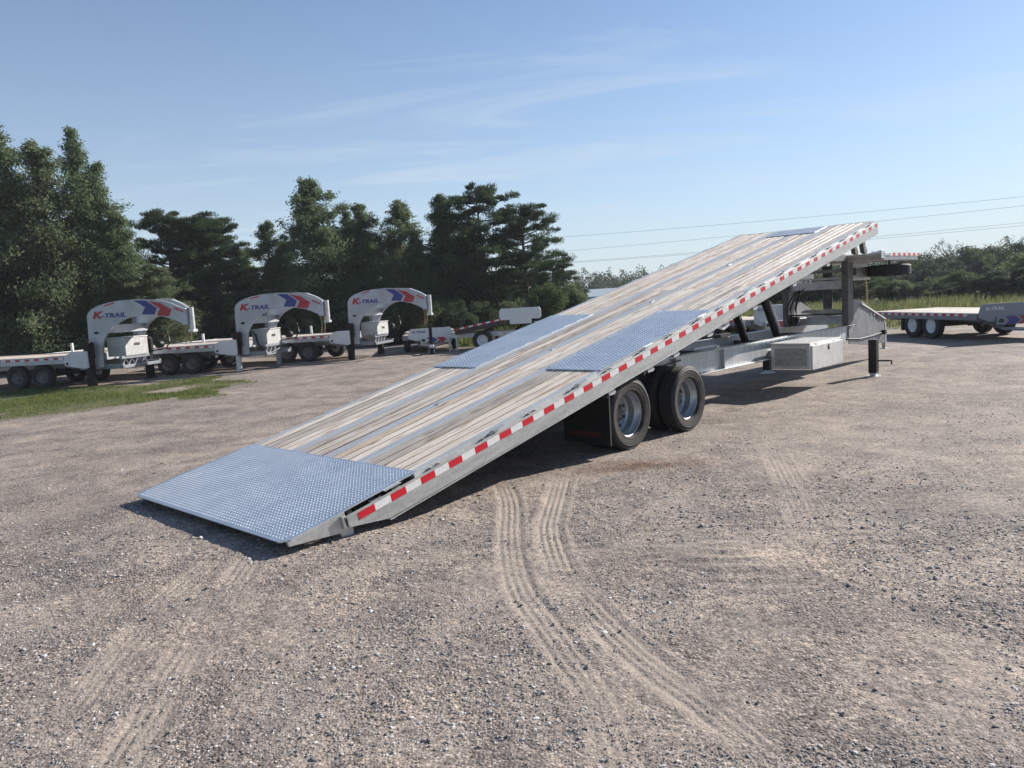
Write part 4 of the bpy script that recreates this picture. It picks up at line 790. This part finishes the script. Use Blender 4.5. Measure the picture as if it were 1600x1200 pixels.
for x in (-2.45, -2.2): MB().box(x - 0.03, x + 0.03, -0.66, -0.62, 0.0, 0.50).build('stand_leg', M['galv'], g6)

# ------------------------------------------------------------------ shed beyond the pines
sh = empty('shed', (10.2, 92.0, 0), R(-4)); tag(sh, 'low shed with pale metal roof beyond the pine trees', 'shed')
MB().box(-5.5, 5.5, -3.0, 3.0, 0, 1.35).build('wall', M['siding'], sh)
MB().prism([(-3.4, 1.30), (0, 2.15), (3.4, 1.30), (3.4, 1.42), (0, 2.27), (-3.4, 1.42)], 'x', -5.8, 5.8).build('roof', M['roof'], sh)
MB().box(-1.2, 1.2, -3.04, -3.0, 0.02, 1.15).build('door', M['greypaint'], sh)

# ------------------------------------------------------------------ overhead wires
def wire(a, b, sag, label):
    P = []
    for i in range(41):
        t = i / 40; p = Vector(a).lerp(Vector(b), t); p.z -= sag * 4 * t * (1 - t); P.append(p)
    tag(MB().tube(P, 0.022, 5).build('power_line', M['wire'], None, smooth=True), label, 'power line', 'power lines crossing the sky')
def far(p, k=2.0): return (p[0] * k, p[1] * k, 1.655 + (p[2] - 1.655) * k)
wires = [((4.87, 75.0, 7.81), (43.5, 62.0, 7.74), 'topmost power line above the raised deck'), ((5.12, 80.0, 6.73), (44.92, 64.0, 7.22), 'second power line, passing just over the top of the raised deck'),
         ((7.04, 84.0, 5.79), (46.34, 66.0, 5.95), 'upper wire of the lowest pair of power lines'), ((7.04, 84.0, 5.70), (46.35, 66.0, 5.69), 'lowest power line, under its twin')]
for a, b, l in wires:
    a = Vector(far(a)); b = Vector(far(b)); e = (b - a); wire(a - e * 0.6, b + e * 0.35, 1.2, l)
# ------------------------------------------------------------------ trees
def quads(C, U, Vv):
    """leaf faces: centre, half-axis along, half-axis across -> diamond of two triangles"""
    V = np.stack([C - U, C + Vv, C + U, C - Vv], 1).reshape(-1, 3); F = np.arange(len(V)).reshape(-1, 4); return V, F
def unit(a): return a / np.maximum(np.linalg.norm(a, axis=1, keepdims=True), 1e-6)
def trunk_mesh(name, limbs):
    b = MB()
    for P, r in limbs: b.tube(P, r, 6)
    return b.mesh(name, M['bark'], smooth=True)
def cedar(seed, n_leaf, m, narrow=1.0, sparse=0.0):
    """unit-height cedar: height 1, radius about 0.25"""
    g = np.random.default_rng(seed); limbs = []; 
    bend = g.normal(0, 0.02, 2); top = np.array([bend[0], bend[1], 0.97])
    tr = [np.array([0, 0, 0]), np.array([bend[0] * 0.2, bend[1] * 0.2, 0.35]), np.array([bend[0] * 0.6, bend[1] * 0.6, 0.7]), top]
    limbs.append(([tuple(p) for p in tr], [0.020, 0.015, 0.008, 0.002])); C = []; U = []; Vs = []
    nb = 92; hs = 0.03 + 0.95 * (np.arange(nb) + g.random(nb)) / nb; lob = g.random(6) * 6.283; per = n_leaf // nb
    for k, h in enumerate(hs):
        az = g.random() * 6.283 + k * 2.4; prof = (1 - h) ** 0.80 * (0.78 + 0.22 * min(1, h / 0.12)) + 0.010
        L = 0.34 * narrow * prof * g.uniform(0.55, 1.18) * (1 + 0.22 * math.sin(az * 2 + lob[0] + h * 7)) 
        d = np.array([math.cos(az), math.sin(az), 0]); base = np.array([bend[0] * h, bend[1] * h, h]); up = g.uniform(0.05, 0.65) * (0.5 + h)
        t = np.linspace(0, 1, 5); P = base + d * (L * t)[:, None] + np.array([0, 0, 1.0]) * (L * (up * t - 0.55 * t ** 2 * (1 - h)))[:, None]
        if k % 2 == 0: limbs.append(([tuple(p) for p in P], [0.006 * (1 - h) + 0.0012, 0.004 * (1 - h) + 0.001, 0.003 * (1 - h) + 0.001, 0.002 * (1 - h) + 0.0008, 0.0006]))
        m_ = int(per * (0.35 + 1.5 * prof)); 
        # sprays in a few fronds along the bough
        nf = max(3, int(9 * prof + 3)); ft = g.uniform(0.18, 1.0, nf) ** 0.8; fi = g.integers(0, nf, m_); tt = ft[fi]
        pos = np.stack([np.interp(tt, t, P[:, j]) for j in range(3)], 1)
        fo = g.normal(0, 1, (nf, 3)) * np.array([1, 1, 0.7]) * (0.016 + 0.056 * prof); w = g.normal(0, 1, (m_, 3)) * np.array([1, 1, 0.85]) * (0.009 + 0.019 * prof)
        c = pos + fo[fi] * g.uniform(0.2, 1.0, (m_, 1)) + w; keep = g.random(m_) > sparse
        c = c[keep]; q = len(c); dirn = unit(d * 0.7 + g.normal(0, 0.6, (q, 3)) + np.array([0, 0, -0.25])); s = g.uniform(0.55, 1.35, (q, 1))
        side = unit(np.cross(dirn, g.normal(0, 1, (q, 3)))); C.append(c); U.append(dirn * 0.0082 * s); Vs.append(side * 0.0030 * s)
    V, F = quads(np.vstack(C), np.vstack(U), np.vstack(Vs))
    return trunk_mesh('trunk', limbs), fast_mesh('crown', V, F, m)
def pine(seed, n_leaf, m):
    g = np.random.default_rng(seed); limbs = []; lean = g.normal(0, 0.025, 2)
    limbs.append(([(0, 0, 0), (lean[0] * 0.3, lean[1] * 0.3, 0.4), (lean[0] * 0.7, lean[1] * 0.7, 0.7), (lean[0], lean[1], 0.98)], [0.022, 0.017, 0.010, 0.003]))
    C = []; U = []; Vs = []; pads = []
    nb = 46
    for k in range(nb):
        h = 0.20 + 0.78 * ((k + g.random()) / nb); az = k * 2.39996 + g.normal(0, 0.4); prof = math.sin(min(1, (1.04 - h) / 0.62) * math.pi / 2) ** 0.8
        L = 0.36 * prof * g.uniform(0.45, 1.15) + 0.02; d = np.array([math.cos(az), math.sin(az), 0]); base = np.array([lean[0] * h, lean[1] * h, h]); up = g.uniform(-0.05, 0.22) + 0.25 * h
        mid = base + d * L * 0.5 + np.array([0, 0, L * up * 0.35]); end = base + d * L + np.array([0, 0, L * up])
        limbs.append(([tuple(base), tuple(mid), tuple(end)], [0.007 * prof + 0.001, 0.005 * prof + 0.001, 0.0012]))
        for t in np.linspace(0.45, 1.0, 3 if L > 0.1 else 1):
            c = base + (end - base) * t + g.normal(0, 0.012, 3); pads.append((c, g.uniform(0.032, 0.058) * (0.6 + 0.6 * prof), h))
            for _ in range(2):
                pads.append((c + np.array([-d[1], d[0], 0]) * g.normal(0, 0.055) + g.normal(0, 0.012, 3), g.uniform(0.022, 0.045), h))
    per = n_leaf // len(pads)
    for c, r, h in pads:
        q = per; v = unit(g.normal(0, 1, (q, 3))) * (g.random((q, 1)) ** 0.45); p = c + v * r * np.array([1.25, 1.25, 0.50]); dirn = unit(v * 0.9 + np.array([0, 0, 0.55]) + g.normal(0, 0.35, (q, 3)))
        side = unit(np.cross(dirn, g.normal(0, 1, (q, 3)))); s = g.uniform(0.7, 1.3, (q, 1)); C.append(p); U.append(dirn * 0.0125 * s); Vs.append(side * 0.0022 * s)
    V, F = quads(np.vstack(C), np.vstack(U), np.vstack(Vs)); return trunk_mesh('trunk', limbs), fast_mesh('crown', V, F, m)
def shrub(seed, n_leaf, m, size=0.05):
    g = np.random.default_rng(seed); limbs = []; cl = []
    for k in range(16):
        az = g.random() * 6.283; sp = g.uniform(0.05, 0.5); h = g.uniform(0.5, 1.0) * (1 - 0.5 * sp); e = (math.cos(az) * sp, math.sin(az) * sp, h); m1 = (e[0] * 0.4, e[1] * 0.4, h * 0.55)
        limbs.append(([(e[0] * 0.1, e[1] * 0.1, 0), m1, e], [0.014, 0.009, 0.003]))
        for t in (0.25, 0.5, 0.75, 1.0): cl.append((np.array(e) * np.array([t, t, t]) + g.normal(0, 0.06, 3), g.uniform(0.09, 0.17)))
    per = n_leaf // len(cl); C = []
    for c, r in cl: C.append(c + unit(g.normal(0, 1, (per, 3))) * (g.random((per, 1)) ** 0.5) * r)
    C = np.vstack(C); C[:, 2] = np.abs(C[:, 2]); q = len(C); dirn = unit(g.normal(0, 1, (q, 3)) + np.array([0, 0, 0.3])); side = unit(np.cross(dirn, g.normal(0, 1, (q, 3)))); s = g.uniform(0.6, 1.3, (q, 1)) * size
    V, F = quads(C, dirn * s * 0.5, side * s * 0.3); return trunk_mesh('stems', limbs), fast_mesh('foliage', V, F, m)

CED = [cedar(101, 62000, M['cedar']), cedar(102, 62000, M['cedar']), cedar(103, 52000, M['cedar_gold'], 1.1, 0.12), cedar(104, 42000, M['cedar'], 0.8, 0.2)]
PIN = [pine(201, 48000, M['pine']), pine(202, 48000, M['pine'])]
SHR = [shrub(301, 26000, M['shrub'], 0.034), shrub(302, 24000, M['cedar_gold'], 0.036), shrub(303, 24000, M['farleaf'], 0.038)]
def plant(name, kind, loc, h, r, rz, label, cat, group, parts=('trunk', 'crown'), base_r=0.30):
    o = empty(name, loc, rz); tag(o, label, cat, group); k = r / (base_r * h)
    for nm, me in zip(parts, kind): inst(nm, me, o, (0, 0, 0), (0, 0, 0), (h * k, h * k, h))
    return o
GT = 'trees growing behind the parked trailers'
TR = [(-20.83, 30, 10.1, 'c0', 3.1, 'tall dense cedar at the outer end of the tree row'), (-19.39, 31, 9.9, 'c1', 3.0, 'tallest cedar, rising over the grass patch'), (-17.3, 30, 8.7, 'c2', 2.6, 'broad olive cedar with ragged crown behind the first gooseneck'),
      (-17.43, 32.2, 9.6, 'c3', 2.1, 'thin open-topped cedar leaning up beside the tallest cedar'), (-15.9, 31, 8.0, 'c3', 2.2, 'sparse cedar with drooping side boughs'), (-15.0, 31, 6.1, 'c1', 2.0, 'shorter cedar sloping down beside the tall ones'),
      (-13.6, 30.5, 3.9, 'c2', 2.0, 'low olive cedar right behind the first gooseneck neck'),
      (-16.4, 38, 6.9, 'p0', 2.4, 'rounded dark pine between the cedars and the middle gooseneck'), (-15.5, 39.5, 6.6, 'p1', 2.3, 'dark pine hidden behind the rounded pine'), (-14.0, 38, 6.7, 'p1', 2.4, 'thin pine with a lone tufted leader'),
      (-12.9, 39, 5.0, 'c0', 2.0, 'low cedar in the dip of the tree row'), (-11.4, 37.5, 6.1, 'c2', 1.9, 'pale olive cedar with pointed tip'), (-10.7, 39, 5.3, 'c1', 1.9, 'low cedar left against the big pointed cedar'),
      (-8.9, 37, 8.0, 'c0', 2.7, 'big pointed cedar behind the middle gooseneck'), (-7.9, 39, 6.5, 'c3', 2.0, 'thin cedar pressed against the big pointed cedar'), (-6.8, 38, 6.8, 'c1', 2.1, 'upright cedar behind the arch of the third gooseneck'),
      (-5.15, 39, 6.95, 'c2', 2.5, 'yellowish open-crowned tree behind the third gooseneck'), (-4.0, 37.5, 5.0, 'c0', 1.9, 'short cedar filling the row under the yellowish tree'), (-3.2, 38.5, 7.1, 'c1', 2.1, 'slim cedar next to the layered pines'),
      (-2.0, 39, 5.7, 'c0', 2.0, 'short dark cedar touching the layered pines'), (-0.9, 38, 7.3, 'p0', 2.5, 'tall layered pine with a flat broken top'), (1.05, 38.5, 6.3, 'p1', 2.35, 'layered pine stepping down toward the raised deck'), (2.3, 41, 3.6, 'p0', 1.7, 'lowest pine at the end of the row')]
for i, (x, y, h, k, r, l) in enumerate(TR):
    kind = (CED if k[0] == 'c' else PIN)[int(k[1])]
    o = plant('cedar_tree' if k[0] == 'c' else 'pine_tree', kind, (x, y, -0.05), h, r, i * 1.7 + 0.4, l, 'tree', GT, base_r=0.30 if k[0] == 'c' else 0.36)
# undergrowth shrubs beneath the row
for i in range(26):
    x = -21 + i * 0.95 + random.uniform(-0.3, 0.3); y = 33.5 + random.uniform(-1.2, 2.2) + (-2.5 if x < -14 else 0)
    plant('shrub', SHR[i % 3], (x, y, -0.03), random.uniform(1.4, 2.6), random.uniform(0.9, 1.4), i * 2.1, ('leafy green undergrowth shrub beneath the tree row', 'olive-yellow undergrowth shrub beneath the tree row', 'dark coarse-leaved undergrowth shrub beneath the tree row')[i % 3], 'shrub', 'shrubs beneath the tree row', ('stems', 'foliage'), 0.55)
# hedge and trees across the meadow
BUSH = [(28.19, 58, 2.26), (31.88, 62, 2.5), (32.74, 60, 2.66), (32.28, 56, 2.67), (36.22, 60, 3.04), (34.85, 55, 3.27), (34.67, 52, 3.17), (36.35, 52, 2.73)]
for i, (x, y, z) in enumerate(BUSH):
    k = 1.35; plant('hedgerow_tree', SHR[(2, 0, 2)[i % 3]], (x * k, y * k, -0.05), (1.655 + (z - 1.655) * k + 0.3) * (0.88, 1.22, 1.0, 0.92, 1.15, 0.95, 1.1, 1.0)[i], (3.9, 2.9, 3.4, 3.8)[i % 4], i * 1.3, ('dark bushy hedgerow tree at the back of the meadow', 'fresher green hedgerow tree at the back of the meadow', 'dark bushy hedgerow tree at the back of the meadow')[i % 3], 'tree', 'hedgerow trees across the meadow', ('stems', 'foliage'), 0.55)
LOWB = [(23.31, 47, 1.5), (23.62, 45, 1.3), (25.67, 46, 1.5), (27.79, 47, 1.7), (28.1, 45, 1.8), (29.12, 44, 1.9), (30.58, 44, 1.8), (9.4, 52, 2.3), (12.22, 55, 2.4), (12.98, 50, 2.1), (16.03, 54, 2.4), (16.71, 50, 2.1), (19.32, 52, 2.3), (22.49, 55, 2.1), (21.2, 52, 2.2), (25.6, 56, 1.9), (33.0, 50, 2.4)]
for i, (x, y, z) in enumerate(LOWB):
    plant('meadow_shrub', SHR[i % 3], (x, y, -0.05), z * (1.0, 1.25, 0.85, 1.1, 0.95)[i % 5], (2.3 if z > 1.85 else 1.7) * (1.0, 0.8, 1.15)[i % 3], i * 0.9, ('low fresh green shrub along the far edge of the meadow', 'low olive-yellow shrub along the far edge of the meadow', 'low dark coarse-leaved shrub along the far edge of the meadow')[i % 3], 'shrub', 'shrubs along the meadow edge', ('stems', 'foliage'), 0.55)
# two bare-topped trees
def bare(seed):
    g = np.random.default_rng(seed); L = []
    def br(p, d, l, r, n):
        e = p + d * l; L.append(([tuple(p), tuple((p + e) / 2 + g.normal(0, 0.03 * l, 3)), tuple(e)], [r, r * 0.8, r * 0.55]))
        if n == 0: return
        for _ in range(3): br(p + d * l * g.uniform(0.55, 1.0), unit((d + g.normal(0, 0.45, 3) + np.array([0, 0, 0.1]))[None])[0], l * g.uniform(0.55, 0.78), r * 0.55, n - 1)
    br(np.zeros(3), np.array([0, 0, 1.0]), 0.38, 0.022, 4); me = trunk_mesh('trunk', L)
    tips = np.array([P[-1] for P, r in L if r[0] < 0.004]); q = len(tips) * 5; C = np.repeat(tips, 5, 0) + g.normal(0, 0.02, (q, 3)); dn = unit(g.normal(0, 1, (q, 3))); sd = unit(np.cross(dn, g.normal(0, 1, (q, 3))))
    V, F = quads(C, dn * 0.013, sd * 0.008); return me, fast_mesh('crown', V, F, M['farleaf'])
for (x, y, h, sd, l) in ((46.5, 80.0, 5.4, 401, 'thin-topped tree with bare twigs over the hedgerow'), (48.5, 73.5, 5.8, 402, 'taller twiggy tree above the headboard of the flat-deck trailer'), (43.0, 81.0, 4.6, 403, 'small twiggy tree where the hedgerow dips')):
    plant('bare_tree', bare(sd), (x, y, 0), h, h * 0.42, sd, l, 'tree', None, ('trunk', 'crown'), 0.42)
# distant wood on the horizon
def forest(name, n, X0, X1, Y0, Y1, h0, h1, seed, per=170, size=0.5):
    g = np.random.default_rng(seed); C = []
    for i in range(n):
        x = g.uniform(X0, X1); y = g.uniform(Y0, Y1); h = g.uniform(h0, h1); r = h * g.uniform(0.25, 0.45); v = unit(g.normal(0, 1, (per, 3))) * (g.random((per, 1)) ** 0.4)
        c = np.array([x, y, h * 0.55]) + v * np.array([r, r, h * 0.47]); tp = np.clip((c[:, 2] / h), 0, 1); c[:, 0] = x + (c[:, 0] - x) * (1.15 - 0.75 * tp); C.append(c)
    C = np.vstack(C); q = len(C); dn = unit(g.normal(0, 1, (q, 3))); sd = unit(np.cross(dn, g.normal(0, 1, (q, 3)))); s = g.uniform(0.5, 1.2, (q, 1)) * size
    V, F = quads(C, dn * s * 0.5, sd * s * 0.35); return inst(name, fast_mesh(name, V, F, M['farleaf']))
tag(forest('distant_wood', 420, -60, 150, 140, 165, 4.2, 6.9, 501, 260, 0.38), 'dark wood along the horizon', 'wood', kind='stuff')
tag(forest('tree_thicket', 130, -34, 1.8, 43, 50, 2.6, 4.6, 502, 420, 0.22), 'dark thicket closing the gaps behind the tree row', 'thicket', kind='stuff')
tag(forest('hedge_backdrop', 120, 24, 75, 82, 95, 2.4, 4.2, 503, 420, 0.26), 'dense dark hedge behind the hedgerow trees', 'hedge', kind='stuff')
# white meadow flowers
g = np.random.default_rng(9); n = 70; X = g.uniform(14, 34, n); Y = g.uniform(30, 44, n); Zf = g.uniform(0.35, 0.75, n); C = np.stack([X, Y, Zf], 1)
V1, F1 = quads(C, np.tile([0.03, 0, 0.008], (n, 1)), np.tile([0, 0.02, 0.02], (n, 1))); fl = inst('meadow_flowers', fast_mesh('meadow_flowers', V1, F1, M['flower'])); tag(fl, 'white flower heads standing in the meadow grass', 'flowers', kind='stuff')
# ------------------------------------------------------------------ summer haze
hz_m = bpy.data.materials.new('summer_haze'); hz_m.use_nodes = True; hn = hz_m.node_tree; hn.nodes.clear()
ho = hn.nodes.new('ShaderNodeOutputMaterial'); hv = hn.nodes.new('ShaderNodeVolumePrincipled'); hv.inputs['Color'].default_value = (0.86, 0.92, 1.0, 1); hv.inputs['Density'].default_value = 0.0005; hv.inputs['Anisotropy'].default_value = 0.0
hn.links.new(hv.outputs[0], ho.inputs['Volume'])
hb = MB().box(-1450, 1450, -1450, 1450, -1.0, 16.5).build('haze', hz_m); tag(hb, 'thin pale summer haze over the whole yard', 'haze', kind='stuff')
